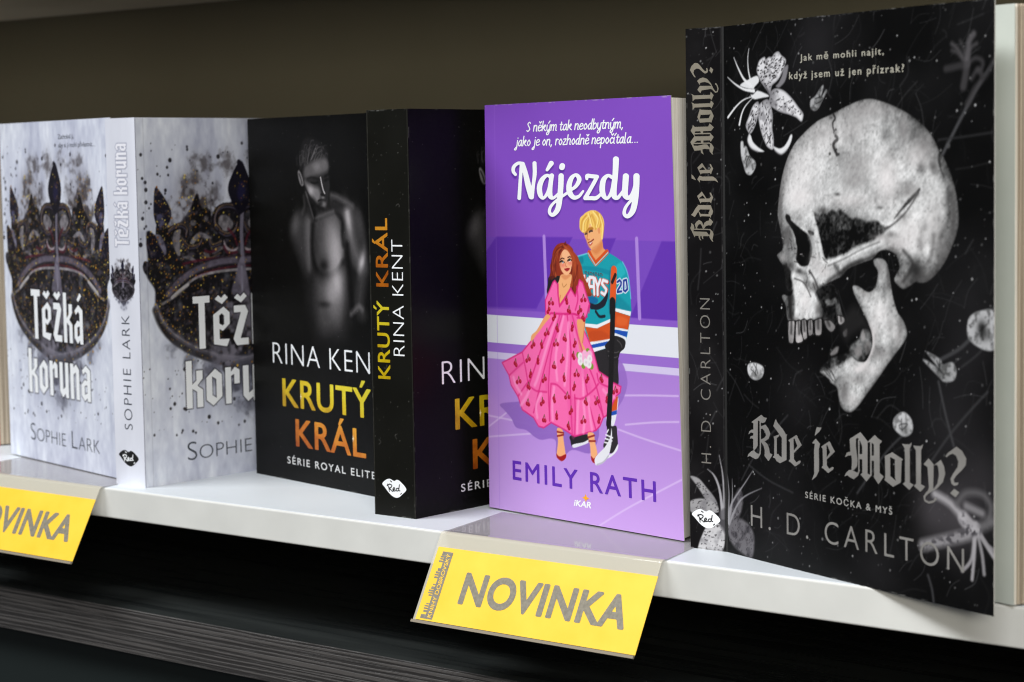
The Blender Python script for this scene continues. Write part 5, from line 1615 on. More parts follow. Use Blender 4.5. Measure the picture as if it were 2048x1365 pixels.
    A.line(q("76.4,128.4 79.7,125.9 84.6,128.6 92.8,130.9"), 2.2, g(70), .7, 1.8)
    A.fill(q("61.1,124.8 68.0,126.1 72.2,125.1 69.6,121.3 64.5,120.1 61.1,121.6"), g(220), .6, 2.0)
    # nose and upper jaw
    A.fill(q("37.9,132.0 41.2,134.1 42.9,136.4 49.9,136.0 51.2,132.2 47.2,129.4 41.9,129.8"), g(150), .7, 1.6, tex=.5 + .7 * n2)
    A.fill(q("41.2,128.1 46.3,126.3 48.0,121.7 47.1,117.0 44.5,117.7 42.8,124.3"), g(30), .9, 1.2)
    A.fill(q("43.6,114.4 49.3,114.6 49.9,110.8 48.8,105.8 44.4,105.6"), g(70), .8, 1.6, tex=.4 + .8 * n2)
    A.fill(q("47.2,124.4 53.3,125.2 60.2,120.5 62.8,115.1 65.3,113.1 67.1,108.3 59.3,105.8 50.1,105.9 49.7,111.9 48.5,119.0"), g(218), .85, 1.6)
    A.fill(q("52.5,125.9 57.7,125.3 60.2,121.0 61.9,117.8 57.6,118.8 54.6,122.5"), g(84), .7, 2, tex=.3 + n2)
    A.line(q("52.0,125.7 54.4,126.5 57.7,127.2"), 1.6, g(200), .8, 1)
    A.fill(q("63.2,117.9 69.6,121.0 74.7,121.2 78.4,115.7 80.4,110.0 82.0,105.8 72.8,101.0 67.8,106.2 66.2,112.6"), g(34), .92, 2.0)
    for t, v in [("69.6,114.3 73.8,115.0 76.3,115.6 76.7,113.5 72.9,112.3 70.4,112.7", 140), ("76.3,112.4 79.6,113.1 81.2,108.4 81.6,106.3 79.1,104.8 77.5,107.7", 110), ("72.0,106.4 74.6,106.0 75.8,103.3 73.7,101.6 71.6,103.7", 96), ("65.3,112.0 67.9,111.6 68.3,108.4 66.1,107.7", 90),
                 ("78.3,107.2 81.2,107.6 81.6,106.3 79.6,104.9 78.3,105.6", 180), ("68.7,109.4 71.2,108.5 70.8,105.2 68.7,106.2", 76)]:
        A.fill(q(t), g(v), .85, 1.2, tex=.5 + .7 * n2)
    A.clip = None
    relief(A, m0, n1, n2, n3)
    # tones of the photographed bone, part by part
    tones = P("53.9,166.7,8.24 69.2,181.8,7.07 96.6,191.2,10.60 87.6,183.5,7.07 91.2,169.6,7.07 87.5,162.7,5.30 107.9,163.6,4.12 117.4,182.5,2.12 129.2,176.0,3.53 124.2,172.3,4.12 134.1,168.2,1.65 51.9,155.9,5.89 85.7,155.1,8.24 120.7,158.9,4.12 120.7,143.2,5.89 113.9,138.6,4.71 134.1,146.6,3.53 144.7,150.0,1.53 139.8,134.5,3.53 132.4,125.5,7.07 124.0,129.2,3.06 117.2,123.9,2.12 40.1,152.3,1.18 43.2,168.1,1.65 44.9,140.1,1.65 41.8,130.9,2.12 46.7,127.9,2.12 52.6,125.7,1.41 63.2,129.5,2.59 68.8,126.1,3.30 63.1,119.9,1.41 56.4,113.7,2.59 64.9,110.4,1.30 46.8,112.1,0.94 50.5,105.5,1.41 66.8,106.3,1.41 103.4,140.8,3.53 110.4,142.0,1.65 126.6,138.8,1.41 60.4,141.5,0.94 53.7,147.4,1.18 69.0,151.1,1.18")
    par = [(110, 206, .45), (60, 172, .5), (35, 150, .6), (50, 146, .5), (50, 158, .45), (30, 132, .5), (80, 226, .65), (50, 116, .65), (55, 108, .65), (40, 196, .5), (25, 74, .7), (40, 226, .6), (25, 208, .5), (30, 118, .6), (60, 208, .55), (25, 216, .5), (90, 172, .45), (120, 70, .75), (70, 76, .65), (30, 84, .7), (40, 24, .85), (20, 112, .6), (90, 96, .65), (60, 136, .45),
           (40, 96, .7), (18, 140, .5), (18, 56, .75), (10, 46, .8), (26, 168, .5), (22, 212, .6), (18, 74, .75), (48, 218, .6), (26, 84, .75), (48, 34, .85), (9, 150, .5), (12, 52, .8), (12, 170, .5), (10, 96, .6), (30, 100, .5), (20, 90, .5), (16, 110, .4), (8, 80, .6)]
    keep, A.clip = A.clip, m0
    kx, ky = .182, .117
    for (x, y, _), (ry, v, a), rx in zip(tones, par, [70, 60, 90, 60, 60, 45, 35, 18, 30, 35, 14, 50, 70, 35, 50, 40, 30, 13, 30, 60, 26, 18, 10, 14, 14, 18, 18, 12, 22, 28, 12, 22, 11, 8, 12, 12, 30, 14, 12, 8, 10, 10]):
        A.blob(x, y, rx * kx, ry * ky, g(v), a)
    A.line(q("71.6,122.3 78.1,125.4 87.3,129.5 98.1,132.8 106.9,135.3"), 1.4, g(50), .75, 1.6)
    A.line(q("71.7,128.5 81.9,131.7 92.8,135.8 103.4,139.0"), .7, g(60), .5, .8)
    A.line(q("117.3,135.8 122.4,130.8 117.2,123.9"), 1.4, g(40), .7, 1.6)
    A.line(q("134.1,142.2 132.4,134.4 124.0,124.1"), 1.6, g(70), .5, 2)
    A.line(q("107.8,144.5 112.2,146.5 119.0,151.1 125.8,158.3"), .8, g(56), .7, .8)
    A.line(q("138.2,172.0 137.4,168.7 139.8,164.2"), .8, g(50), .7, .8)
    A.line(q("49.6,122.5 55.8,120.9 60.2,115.6"), .7, g(60), .7, .7)
    A.line(q("59.7,125.8 63.1,122.3 66.5,116.4"), .9, g(48), .75, .9)
    A.line(q("43.8,127.9 44.7,120.6 46.0,110.8 47.1,104.7"), 1.6, g(30), .8, 1.2)
    for k in range(26):
        c = q("58.4,123.4 68.8,128.5 51.7,131.7 43.9,137.6 65.1,133.2")[k % 5] + A.rng.normal(0, 2.2, 2)
        A.line(np.array([c, c + A.rng.normal(0, 1.3, 2)]), A.rng.uniform(.25, .6), g(A.rng.choice([40, 60, 90, 214])), .65, .4)
    A.clip = keep
    # separate upper teeth
    for t, v in [("45.2,104.6 49.2,104.8 49.2,100.4 48.5,95.9 46.9,95.2 45.2,96.0 44.8,100.1", 176), ("50.4,104.8 53.2,105.2 53.3,101.1 55.0,97.9 54.4,96.3 50.9,95.7 49.8,97.6", 206), ("54.2,105.5 56.8,105.7 57.7,100.3 57.5,98.0 55.3,97.5 54.4,100.6", 200),
                 ("58.6,105.7 61.1,105.9 61.6,101.0 60.9,99.6 58.8,99.2 58.2,102.5", 180), ("62.9,105.9 67.1,106.7 67.4,101.8 66.5,99.9 63.5,99.7 62.8,102.2", 170), ("68.7,106.2 72.9,106.4 76.2,103.9 73.7,101.5 70.3,103.1", 132), ("77.5,108.8 81.4,108.1 82.0,106.3 79.6,104.8 77.9,105.6", 180)]:
        p = q(t)
        A.fill(p, g(v), .95, .8, tex=.55 + .6 * n2)
        A.line(np.r_[p[:2].mean(0, keepdims=True), p[:].mean(0, keepdims=True)], 1.3, g(44), .7, 1.1)
        A.line(np.r_[p, p[:1]], .45, g(14), .9, .4)
    # lower jaw
    jaw = "100.0,132.0 104.0,132.5 107.1,131.2 108.7,127.6 109.8,122.5 111.7,115.9 114.0,111.4 117.1,108.5 119.1,104.5 118.3,101.3 114.8,97.6 108.5,91.4 102.2,84.8 95.8,78.5 90.1,72.8 86.0,70.0 81.8,70.1 78.9,72.4 77.7,76.2 76.7,79.3 72.7,81.0 71.7,82.4 66.0,84.7 68.5,86.5 74.4,88.8 79.5,91.3 84.4,93.7 87.7,91.8 91.0,90.8 94.4,90.9 96.8,93.4 98.6,97.2 98.9,100.6 98.3,103.4 95.9,107.5 92.7,111.5 89.5,115.6 87.5,118.6 87.2,121.1 91.1,120.8 94.3,119.3 97.4,118.9 100.4,120.7 102.0,124.3 102.2,127.7 100.2,129.9"
    pj = smooth(q(jaw), True, 3)
    d = sd_poly(A.X, A.Y, pj)
    m = np.clip(.5 - d / .7, 0, 1)
    A.clip = m
    depth = np.clip(-d / 7.0, 0, 1) ** .5
    A.put(full, np.ones_like(m), np.clip(104 + 96 * depth + (n1 - .5) * 50 + (n2 - .5) * 46 + (n3 - .5) * 26, 30, 232))
    for x, y, rx, ry, v, a in [(830, 480, 60, 120, 216, .5), (850, 800, 70, 70, 150, .5), (820, 640, 60, 80, 216, .5), (930, 440, 20, 90, 96, .6), (1010, 680, 30, 60, 190, .5), (880, 860, 60, 30, 110, .4), (760, 960, 90, 40, 222, .5), (590, 1100, 35, 60, 110, .6), (650, 1180, 60, 60, 190, .5),
                               (730, 1060, 60, 30, 120, .4), (480, 1010, 50, 30, 84, .6), (560, 960, 60, 40, 120, .5), (690, 380, 30, 40, 176, .4), (850, 210, 25, 40, 140, .5), (1040, 740, 18, 60, 80, .5), (640, 1040, 20, 40, 200, .5)]:
        c = U2 + (x / 1517.0) * UX2 + (y / 1365.0) * UY2
        A.blob(c[0], c[1], rx / 1517.0 * UX2[0], abs(ry / 1365.0 * UY2[1]), g(v), a)
    for k in range(14):
        p = q("67.7,85.1 76.1,88.4")
        a = p[0] + (p[1] - p[0]) * A.rng.random()
        A.line(np.array([a, a + [A.rng.uniform(3, 6), -A.rng.uniform(2, 5)]]), .4, g(A.rng.choice([60, 190])), .6, .4)
    relief(A, m, n1, n2, n3)
    jt = P("94.5,118.6 103.4,129.3 108.6,126.0 103.3,110.8 113.7,103.3 109.4,106.5 103.2,94.7 94.3,88.3 88.9,83.2 81.5,77.9 87.0,74.6 70.4,86.7 99.7,102.6 115.5,106.8")
    for (x, y), (rx, ry, v, a) in zip(jt, [(18, 20, 150, .5), (14, 30, 130, .6), (8, 60, 72, .7), (30, 50, 214, .5), (14, 40, 192, .5), (14, 40, 128, .5), (30, 25, 118, .6), (50, 22, 218, .55), (30, 15, 118, .55), (18, 46, 92, .7), (26, 22, 200, .5), (25, 15, 76, .7), (16, 40, 208, .5), (8, 30, 96, .5)]):
        A.blob(x, y, rx * kx, ry * ky, g(v), a)
    A.line(np.r_[pj[len(pj) // 4:len(pj) // 2 + 10]], .9, g(70), .55, 1.2, sm=False)
    A.line(q("97.3,105.5 98.8,102.4 99.1,98.2 97.0,93.4 93.8,89.5 89.3,87.4"), 2.2, g(222), .7, 1.6)
    A.clip = None
    # inner molars, broken and shaded
    im = q("86.1,97.5 91.0,100.2 92.8,103.7 97.5,102.9 98.7,98.2 96.0,93.4 91.0,90.7 86.1,92.2 79.5,89.1 68.5,85.4 66.4,86.1 72.8,90.3 76.1,91.6 82.8,93.6")
    A.put(full, A.mask(im, 1.2) * .95, np.clip(52 + (n2 - .42) * 260 + (n3 - .5) * 60, 18, 170))
    for t, v in [("72.8,93.0 76.2,95.6 78.2,95.7 77.0,93.2 73.6,92.0", 160), ("81.0,102.0 83.3,103.4 83.2,100.8 81.6,100.3", 150), ("92.0,101.0 93.3,103.8 94.4,101.1 93.4,99.0", 150), ("87.7,95.0 91.0,97.3 92.6,94.2 90.2,92.5", 130), ("94.2,98.0 97.1,99.2 97.4,95.5 95.0,94.3", 120)]:
        A.fill(q(t), g(v), .85, 1.0, tex=.45 + .8 * n2)
    A.fill(q("79.6,104.6 86.2,112.3 91.1,111.5 95.9,106.4 97.5,103.4 92.7,104.2 86.1,100.7 82.8,98.4"), g(46), .55, 4)


def lily_art(A):
    q = P
    w = (222, 222, 224)
    st = [("18.6,219.0 17.7,214.8 18.1,210.0 19.3,206.3", .9), ("7.5,215.8 10.5,211.3 14.8,206.3 19.8,203.4", 1.6), ("2.7,207.6 8.2,204.5 14.8,202.0 22.0,201.0", 1.5), ("21.9,198.8 14.7,197.6 8.8,194.8 2.7,190.4", 1.1), ("21.2,198.2 15.8,194.9 13.0,191.6 11.2,187.1", 1.2)]
    A.fill(q("11.9,203.8 17.7,205.9 24.2,207.3 25.6,204.8 22.0,202.0 27.7,200.4 32.9,198.5 27.6,197.9 21.9,197.6 19.7,199.8 24.8,201.4 17.7,202.2"), (214, 214, 216), 1, .6)
    A.fill(q("19.4,200.0 22.0,201.4 25.5,201.8 23.4,200.7 21.2,199.5"), (24, 24, 26), .9, .6)
    for t, ww in st:
        p = q(t)
        A.line(p, np.linspace(.3, ww, len(p)), w, 1, .5)
    A.fill(q("45.9,210.8 45.6,208.0 43.9,204.3 41.1,202.3 39.2,201.7 37.5,202.5 39.3,203.7 41.7,206.5 43.1,209.8"), (120, 118, 122), 1, .8)
    for t, n, a in [("24.9,211.8 26.4,213.8 29.6,214.9 30.6,213.8 32.7,214.7 34.8,214.6 36.9,216.1 39.4,216.6 41.4,215.0 44.5,212.9 43.1,209.8 40.3,206.2 37.9,204.4 34.7,202.7 33.3,199.3 31.2,201.1 29.1,202.9 26.3,205.7 24.2,209.2", 120, .3),
                    ("34.0,200.1 37.5,201.4 43.0,200.3 48.5,196.9 52.5,193.4 55.9,190.3 54.6,187.5 51.1,189.2 46.4,190.5 40.2,191.8 35.3,193.7 32.6,195.5 33.3,198.0", 46, .4),
                    ("24.8,196.3 21.2,194.7 18.3,190.5 16.0,186.7 17.5,184.0 19.3,183.2 21.8,185.2 24.3,189.4 25.3,193.7", 46, 1.1),
                    ("31.2,197.1 25.1,194.5 25.1,189.8 26.8,184.1 29.6,179.3 31.7,177.1 35.2,176.3 35.7,180.4 34.7,185.2 35.1,189.8 33.9,194.2", 62, 1.2)]:
        p = q(t)
        A.fill(p, (212, 211, 214), 1, .7)
        A.clip = A.mask(p, .7)
        nz = A.noise(2.2, 3)
        A.put((slice(0, A.ny), slice(0, A.nx)), np.clip((nz - .46) * 2.4, 0, .65), (118, 116, 120))
        A.clip = None
        spots(A, t, int(n * .8), .36, ang=a)
        A.clip = A.mask(p, .7)
        c = P("32.9,198.5")[0]
        A.blob(c[0], c[1], 4.5, 5.5, (92, 90, 94), .75)
        A.line(np.r_[smooth(p), smooth(p)[:1]], .9, (120, 118, 122), .55, 1.0, sm=False)
        A.clip = None
    A.line(q("29.5,203.8 31.9,200.7 32.9,198.9"), .7, (70, 68, 72), .8, .6)
    A.line(q("40.2,197.3 48.5,194.4 54.8,187.8"), 1.0, (236, 236, 238), .4, 1.5)
    for t in ["18.2,182.9 17.1,180.1 19.6,177.0 24.6,175.4 29.0,175.4 24.6,177.3 21.0,179.6 19.5,182.2", "35.2,177.5 37.3,175.3 41.1,174.1 44.9,175.9 47.6,179.0 48.5,181.7 47.3,182.0 45.6,179.7 42.8,177.3 39.4,176.5"]:
        A.fill(q(t), (218, 218, 220), 1, .6)
        A.line(q(t)[:4], .9, (140, 138, 142), .5, .8)
    bud(A, "12.0,179.4 13.8,179.8 14.5,177.8 16.3,177.5 18.8,173.5 22.4,171.3 22.7,168.7 19.4,165.6 15.8,166.4 14.0,169.7 12.3,173.7")
    bud(A, "68.2,201.3 63.9,197.4 60.9,195.9 60.7,193.0 63.2,191.5 65.9,192.4 68.2,195.2 71.3,199.0 70.5,199.5 67.6,196.6 69.2,200.9", 160, 66)


def build_skull_book():
    root = thing('book', 'large black book with a white skull, its front cover swung open past the shelf edge', 'book')
    A = Ink(SW, SH, 0.33, (9, 9, 9), 31)
    q = P
    nz = A.noise(40, 4)
    A.c += (np.clip(nz - .45, 0, 1) * 36)[..., None] * np.array([1, .98, 1.04])
    for t, r, v, a in [("142.2,69.5", 22, 54, .5), ("150.5,98.4", 16, 44, .5), ("158.6,50.4", 14, 50, .4), ("50.9,73.7", 16, 40, .5), ("65.2,217.2", 18, 40, .6), ("36.9,15.1", 18, 36, .5), ("101.4,9.8", 14, 48, .4)]:
        p = q(t)[0]
        A.blob(p[0], p[1], r, r, (v, v * .97, v * 1.03), a)
    debris(A, 480, 560, 34, 76)
    for t, w_, v in [("165.2,205.9 157.3,197.3 147.8,184.9 138.5,172.2", 1.5, 74), ("166.0,115.9 158.6,108.2 149.1,100.2 138.1,94.9", 1.6, 64), ("136.7,86.2 140.8,73.2 145.0,62.2", 1.1, 66), ("162.6,84.3 153.2,76.1 142.2,65.7 130.9,53.0", 1.0, 56), ("130.8,10.3 133.1,4.9 134.2,-1.8", 1.2, 66),
                     ("136.8,178.4 150.6,179.3 165.2,180.6", .8, 44), ("10.7,33.4 23.3,47.9 44.2,64.8", .8, 52), ("16.2,40.6 30.2,35.7 47.3,32.4", .7, 56), ("89.3,37.4 107.6,56.5 122.4,67.7", 1.0, 60), ("149.1,92.7 158.6,98.9 165.3,106.7", .8, 52)]:
        A.line(q(t), w_, (v, v, v * 1.03), .8, .9)
    # blurred lilies at the corners
    for t, w_, v in [("144.0,214.1 146.8,212.1 150.0,208.6 152.0,206.4", 2.2, 78), ("148.4,214.9 150.0,211.9 151.4,208.5 152.0,206.4", 1.6, 62), ("155.3,217.1 153.2,214.8 152.4,211.2 152.0,206.4", 3.2, 92), ("156.9,213.5 153.9,212.1 152.8,209.0 152.4,206.3", 1.8, 76), ("144.0,211.6 147.2,210.4 150.4,207.3", 1.8, 66),
                     ("140.8,204.9 144.0,205.2 148.4,205.8 151.6,205.6", 3.4, 56), ("151.8,205.3 151.0,201.6 150.0,197.9", 4.2, 66), ("152.8,206.6 156.3,208.2 159.8,206.9 159.4,204.3 156.7,203.4 154.3,200.6", 2.2, 62), ("157.5,203.9 159.8,200.8 155.5,196.3 152.0,191.2", 3.0, 58), ("165.6,207.1 162.1,201.8 159.8,200.6", 2.6, 44)]:
        A.line(q(t), w_ * .8, (v, v * .97, v * 1.0), .75, 1.5)
    skull_art(A)
    lily_art(A)
    bud(A, "16.1,84.1 21.5,85.3 27.3,83.8 26.5,79.8 21.1,77.9 16.4,80.0", 206, 110)
    bud(A, "111.6,69.8 116.9,72.8 121.6,70.2 121.9,65.4 117.1,63.2 111.6,65.8", 190, 96)
    bud(A, "153.0,111.5 159.9,114.7 166.0,114.0 167.0,101.8 161.3,99.9 152.8,103.8", 170, 74)
    bud(A, "130.9,97.2 137.5,95.0 139.1,92.9 144.1,94.2 146.4,90.9 144.9,87.3 139.8,86.4 136.7,88.2 128.5,93.6 130.2,94.0 136.1,91.7 130.8,96.4", 150, 64)
    p = q("159.7,108.0 143.2,91.2")
    A.blob(p[0, 0], p[0, 1], 2.4, 3, (30, 30, 30), .9)
    # blurred lily at the foot, right
    for t, r, v, a in [("133.0,35.8", 11, 90, .55), ("147.4,34.7", 12, 84, .6), ("159.9,50.8", 10, 50, .4)]:
        p = q(t)[0]
        A.blob(p[0], p[1], r, r * 1.2, (v, v * .95, v), a)
    for t, w_, v, sf_ in [("134.5,42.7 143.1,40.0 150.2,35.1", 3.2, 170, 2.4), ("146.7,40.5 151.6,45.0 159.9,45.5 164.3,41.7 163.4,36.8", 2.6, 92, 2.4), ("151.6,40.1 159.9,38.3", 3.0, 130, 2), ("127.9,21.7 140.3,25.4 151.6,28.9 157.2,31.6", 4.6, 150, 2.6),
                          ("150.2,35.1 153.7,32.6 156.5,32.0", 6, 170, 1.4), ("159.9,33.4 166.8,36.3", 4, 104, 3), ("156.5,31.1 155.8,21.3 154.7,12.4", 1.6, 170, .8), ("157.2,31.1 159.9,22.8 161.0,15.3", 1.6, 150, .8), ("157.9,31.2 163.4,25.3 166.8,21.9", 2.0, 170, .8),
                          ("155.8,30.0 154.4,20.1 149.5,14.9", 1.6, 160, .8), ("157.9,30.8 162.0,27.0 166.8,24.8", 1.6, 140, .8)]:
        A.line(q(t), w_, (v, v * .98, v), .85, sf_)
    mt = A.noise(2.0, 3)
    for t in ("127.1,22.1 140.3,27.1 153.0,31.7 158.3,32.5 157.9,29.8 140.2,22.7 128.6,19.8", "148.1,36.8 157.2,36.0 158.6,31.8 152.3,30.0"):
        mk = A.mask(q(t), 2.0)
        A.put((slice(0, A.ny), slice(0, A.nx)), mk * np.clip((mt - .5) * 5, 0, .75), (52, 50, 54))
    # lily across the hinge, foot left (right half here, left half on the spine)
    for t in ["-0.3,11.9 8.0,16.2 16.3,14.2 19.8,9.1 17.9,0.4 9.7,1.4 2.3,4.9", "-0.3,14.2 2.5,21.4 9.1,29.6 11.4,23.7 8.0,16.5"]:
        A.fill(q(t), (104, 101, 105), .95, 1.6)
        A.clip = A.mask(q(t), 1.2)
        nq = A.noise(3, 4)
        A.put((slice(0, A.ny), slice(0, A.nx)), np.clip((nq - .45) * 3, 0, .8), (48, 46, 50))
        A.clip = None
        spots(A, t, 70, .22, (30, 28, 32), .9)
    for t in ["0.1,13.1 2.5,21.4 13.7,32.9 19.2,38.6", "0.5,13.4 3.4,23.8 3.5,32.9", "0.9,12.7 9.9,24.6 25.5,31.6", "0.1,14.3 1.0,25.8 -0.2,34.7"]:
        p = q(t)
        A.line(p, np.linspace(1.5, .25, len(p)), (150, 148, 152), .85, .6)
    wear(A, 150, 70, 170, 'rtb')
    sf = flat(SW, SH, 1.5)
    cov = panel('front_cover', sf, A, root, [M_print_skull, M_cut], thick=.45)
    cov['label'] = 'black cover printed with a skull and spotted lilies'
    silver = noise_color(mat("silver_foil", rough=0.42, metal=0.25, spec=0.5), (138, 135, 131), (154, 151, 147), 60.0)
    glyphs = [('p', P(s)) for gl in GK for _, s in gl]
    uv, f = shape_mesh(glyphs, .22)
    lettering('title', sf, uv, f, silver, cov)
    type_on('author_name', 'H. D. CARLTON', sf, P("17.5,14.4 150.5,14.0 17.6,23.7"), silver, cov, weight=-0.008, track=1.35)
    typed = mat("typewriter_ink", (176, 172, 158), .5)
    type_on('series_name', 'SÉRIE KOČKA & MYŠ', sf, P("55.9,31.6 110.4,31.1 55.9,34.2"), mat("grey_typed_ink", (160, 158, 154), .5), cov, weight=0.006, track=1.3)
    type_on('tagline', 'Jak mě mohli najít,', sf, P("54.1,212.4 106.2,211.8 54.2,215.0"), typed, cov, weight=0.006, track=1.25)
    type_on('tagline', 'když jsem už jen přízrak?', sf, P("46.8,205.2 117.8,204.6 46.8,208.1"), typed, cov, weight=0.006, track=1.25)
    # spine panel stands parallel to the shelf; set in the root's frame, which follows the open cover
    t = -SKULL_RZ
    ca, sa = math.cos(t), math.sin(t)

    def loc(x, y, z):
        dx, dy = x - SKULL_AT[0], y - SKULL_AT[1]
        return (dx * ca - dy * sa, dx * sa + dy * ca, z)
    B = Ink(ST, SH, 0.36, (17, 16, 17), 35)
    B.c += (np.clip(B.noise(24, 4) - .45, 0, 1) * 30)[..., None]
    debris(B, 60, 70, 44, 96)
    top = B.Y / SH
    for t_, c_, n in [("0.2,32.1 4.7,31.5 8.9,27.8 13.7,22.8 15.2,17.6 12.0,18.2 7.8,23.2 3.6,28.3", 150, 26), ("-0.2,20.7 5.6,22.6 12.0,21.8 15.2,17.6 6.6,15.9 0.2,16.2", 150, 22), ("3.8,-0.7 7.6,8.8 11.9,12.8 16.2,11.8 18.8,8.0 16.6,-0.3 8.6,-1.1", 184, 46)]:
        B.fill(q(t_), (c_, c_ * .99, c_), 1, .7)
        B.clip = B.mask(q(t_), .7)
        B.put((slice(0, B.ny), slice(0, B.nx)), np.clip((B.noise(4, 4) - .47) * 2.6, 0, .7), (110, 108, 112))
        B.clip = None
        spots(B, t_, n, .26)
    for t_ in ["9.5,36.1 13.8,32.7 16.3,25.7 17.3,15.1", "15.8,42.7 17.5,34.8 18.2,25.9 18.1,15.1", "12.2,34.4 15.8,27.5 17.7,15.1", "20.1,35.9 19.0,24.2 18.3,15.2"]:
        p = q(t_)
        B.line(p, np.linspace(.25, 1.5, len(p)), (160, 158, 162), .95, .5)
    B.fill(q("15.7,17.6 21.0,19.0 20.9,8.2 16.2,10.5"), (86, 84, 88), .8, 1.2)
    wear(B, 70, 70, 150)
    B.line(np.array([[ST - .3, 0], [ST - .3, SH]]), .5, (52, 51, 52), .6, .4)
    sp = Surf(loc(45.8, 32.2, 0), loc(64.6, 32.2, 0), loc(45.8, 32.2, SH), loc(64.6, 32.2, SH), ST, SH)
    spn = panel('spine', sp, B, root, [M_print_skull, M_cut], inked=(1, 3))
    fr = P("13.8,136.5 14.1,214.5 1.4,136.4")
    o, e1, e2 = frame(fr)
    allp = np.concatenate([p for _, p in glyphs])
    x0, x1 = allp[:, 0].min(), allp[:, 0].max()
    kb, kt = glyphs[2][1][:, 1].min(), glyphs[0][1][:, 1].max()
    gs = [(k, o + ((p[:, :1] - x0) / (x1 - x0)) * e1 + ((p[:, 1:2] - kb) / (kt - kb)) * e2) for k, p in glyphs]
    uv, f = shape_mesh(gs, .16)
    lettering('title', sp, uv, f, noise_color(mat("warm_foil", rough=0.42, metal=0.25), (132, 126, 112), (150, 142, 128), 50.0), spn)
    type_on('author_name', 'H. D. CARLTON', sp, P("11.7,38.6 11.7,111.7 6.3,38.2"), mat("grey_spine_ink", (116, 112, 106), .5), spn, weight=-0.012, track=1.35)
    lp = P("0.9,15.8 16.2,15.4 8.6,18.3 8.5,9.6")
    lips_logo(sp, spn, lp[0, 0], lp[3, 1], lp[1, 0] - lp[0, 0], lp[2, 1] - lp[3, 1], M_ink_white, M_black)
    # hinge strip between spine and cover
    hv = [loc(64.7, 32.3, 0), loc(66.0, 32.6, 0), loc(66.0, 32.6, SH), loc(64.7, 32.3, SH), loc(64.7, 33.0, 0), loc(66.0, 33.2, 0), loc(66.0, 33.2, SH), loc(64.7, 33.0, SH)]
    mesh('hinge', [tuple(c * MM for c in v) for v in hv], [(0, 1, 2, 3), (5, 4, 7, 6), (1, 5, 6, 2), (4, 0, 3, 7), (3, 2, 6, 7), (4, 5, 1, 0)], root, [mat("black_hinge", (14, 14, 14), .6)])

    # leaves that follow the cover, each a slightly curved bundle of pages
    def leaf(deg, length, thick, m, z0=.8, z1=SH - 1.0, bow=3.0, name='page'):
        a = math.radians(deg)
        vs_, n = [], 10
        for k in range(n + 1):
            s = k / n
            r = 1.5 + (length - 1.5) * s
            off = bow * math.sin(math.pi * s)
            x = 65.5 + r * math.cos(a) - off * math.sin(a)
            y = 34.0 + r * math.sin(a) + off * math.cos(a)
            nx_, ny_ = -math.sin(a) * thick, math.cos(a) * thick
            for z in (z0, z1):
                vs_.append(loc(x, y, z))
                vs_.append(loc(x + nx_, y + ny_, z))
        F = []
        for k in range(n):
            b = 4 * k
            F += [(b, b + 4, b + 6, b + 2), (b + 1, b + 3, b + 7, b + 5), (b + 2, b + 6, b + 7, b + 3), (b, b + 1, b + 5, b + 4)]
        F += [(0, 2, 3, 1), (4 * n, 4 * n + 1, 4 * n + 3, 4 * n + 2)]
        return mesh(name, [tuple(c * MM for c in v) for v in vs_], F, root, [m])
    leaf(-13.2, 160.0, .25, M_leaf, bow=1.0)
    for k in range(22):
        leaf(-12.75 + .30 * k + .05 * (k % 3), 160.0 + .5 * ((k * 7) % 5) / 2, .30 + .12 * (k % 2), M_pages_tan if k % 3 else M_pages, z0=.8 + .3 * (k % 4) / 2, bow=1.0 + .25 * k)
    leaf(-3.0, 160, 5.0, M_pages_tan, bow=6)
    bk = [loc(46.3, 33.0, 0.8), loc(64.4, 33.0, .8), loc(64.4, 190.0, .8), loc(46.3, 190.0, .8)]
    v = [tuple(c * MM for c in p) for p in bk] + [tuple(c * MM for c in (p[0], p[1], SH - 1)) for p in bk]
    mesh('page_block', v, [(0, 3, 2, 1), (4, 5, 6, 7), (0, 1, 5, 4), (1, 2, 6, 5), (2, 3, 7, 6), (3, 0, 4, 7)], root, [M_pages_tan])
    bk = [loc(45.8, 32.7, 0), loc(46.2, 32.7, 0), loc(46.2, 198.0, 0), loc(45.8, 198.0, 0)]
    v = [tuple(c * MM for c in p) for p in bk] + [tuple(c * MM for c in (p[0], p[1], SH)) for p in bk]
    mesh('back_cover', v, [(0, 3, 2, 1), (4, 5, 6, 7), (0, 1, 5, 4), (1, 2, 6, 5), (2, 3, 7, 6), (3, 0, 4, 7)], root, [mat("dark_back_cover", (24, 24, 24), .45)])
    return root


# skull-drawing reference frames: the picture's upper and lower parts as rectangles on the cover
_r1 = P("31.8,200.8 153.3,194.8 31.1,129.5 153.2,132.1")
U1, UX1, UY1 = _r1[0], (_r1[1] - _r1[0] + _r1[3] - _r1[2]) / 2, (_r1[2] - _r1[0] + _r1[3] - _r1[1]) / 2
_r2 = P("31.2,137.9 153.2,139.5 30.5,61.5 153.2,72.4")
U2, UX2, UY2 = _r2[0], (_r2[1] - _r2[0] + _r2[3] - _r2[2]) / 2, (_r2[2] - _r2[0] + _r2[3] - _r2[1]) / 2


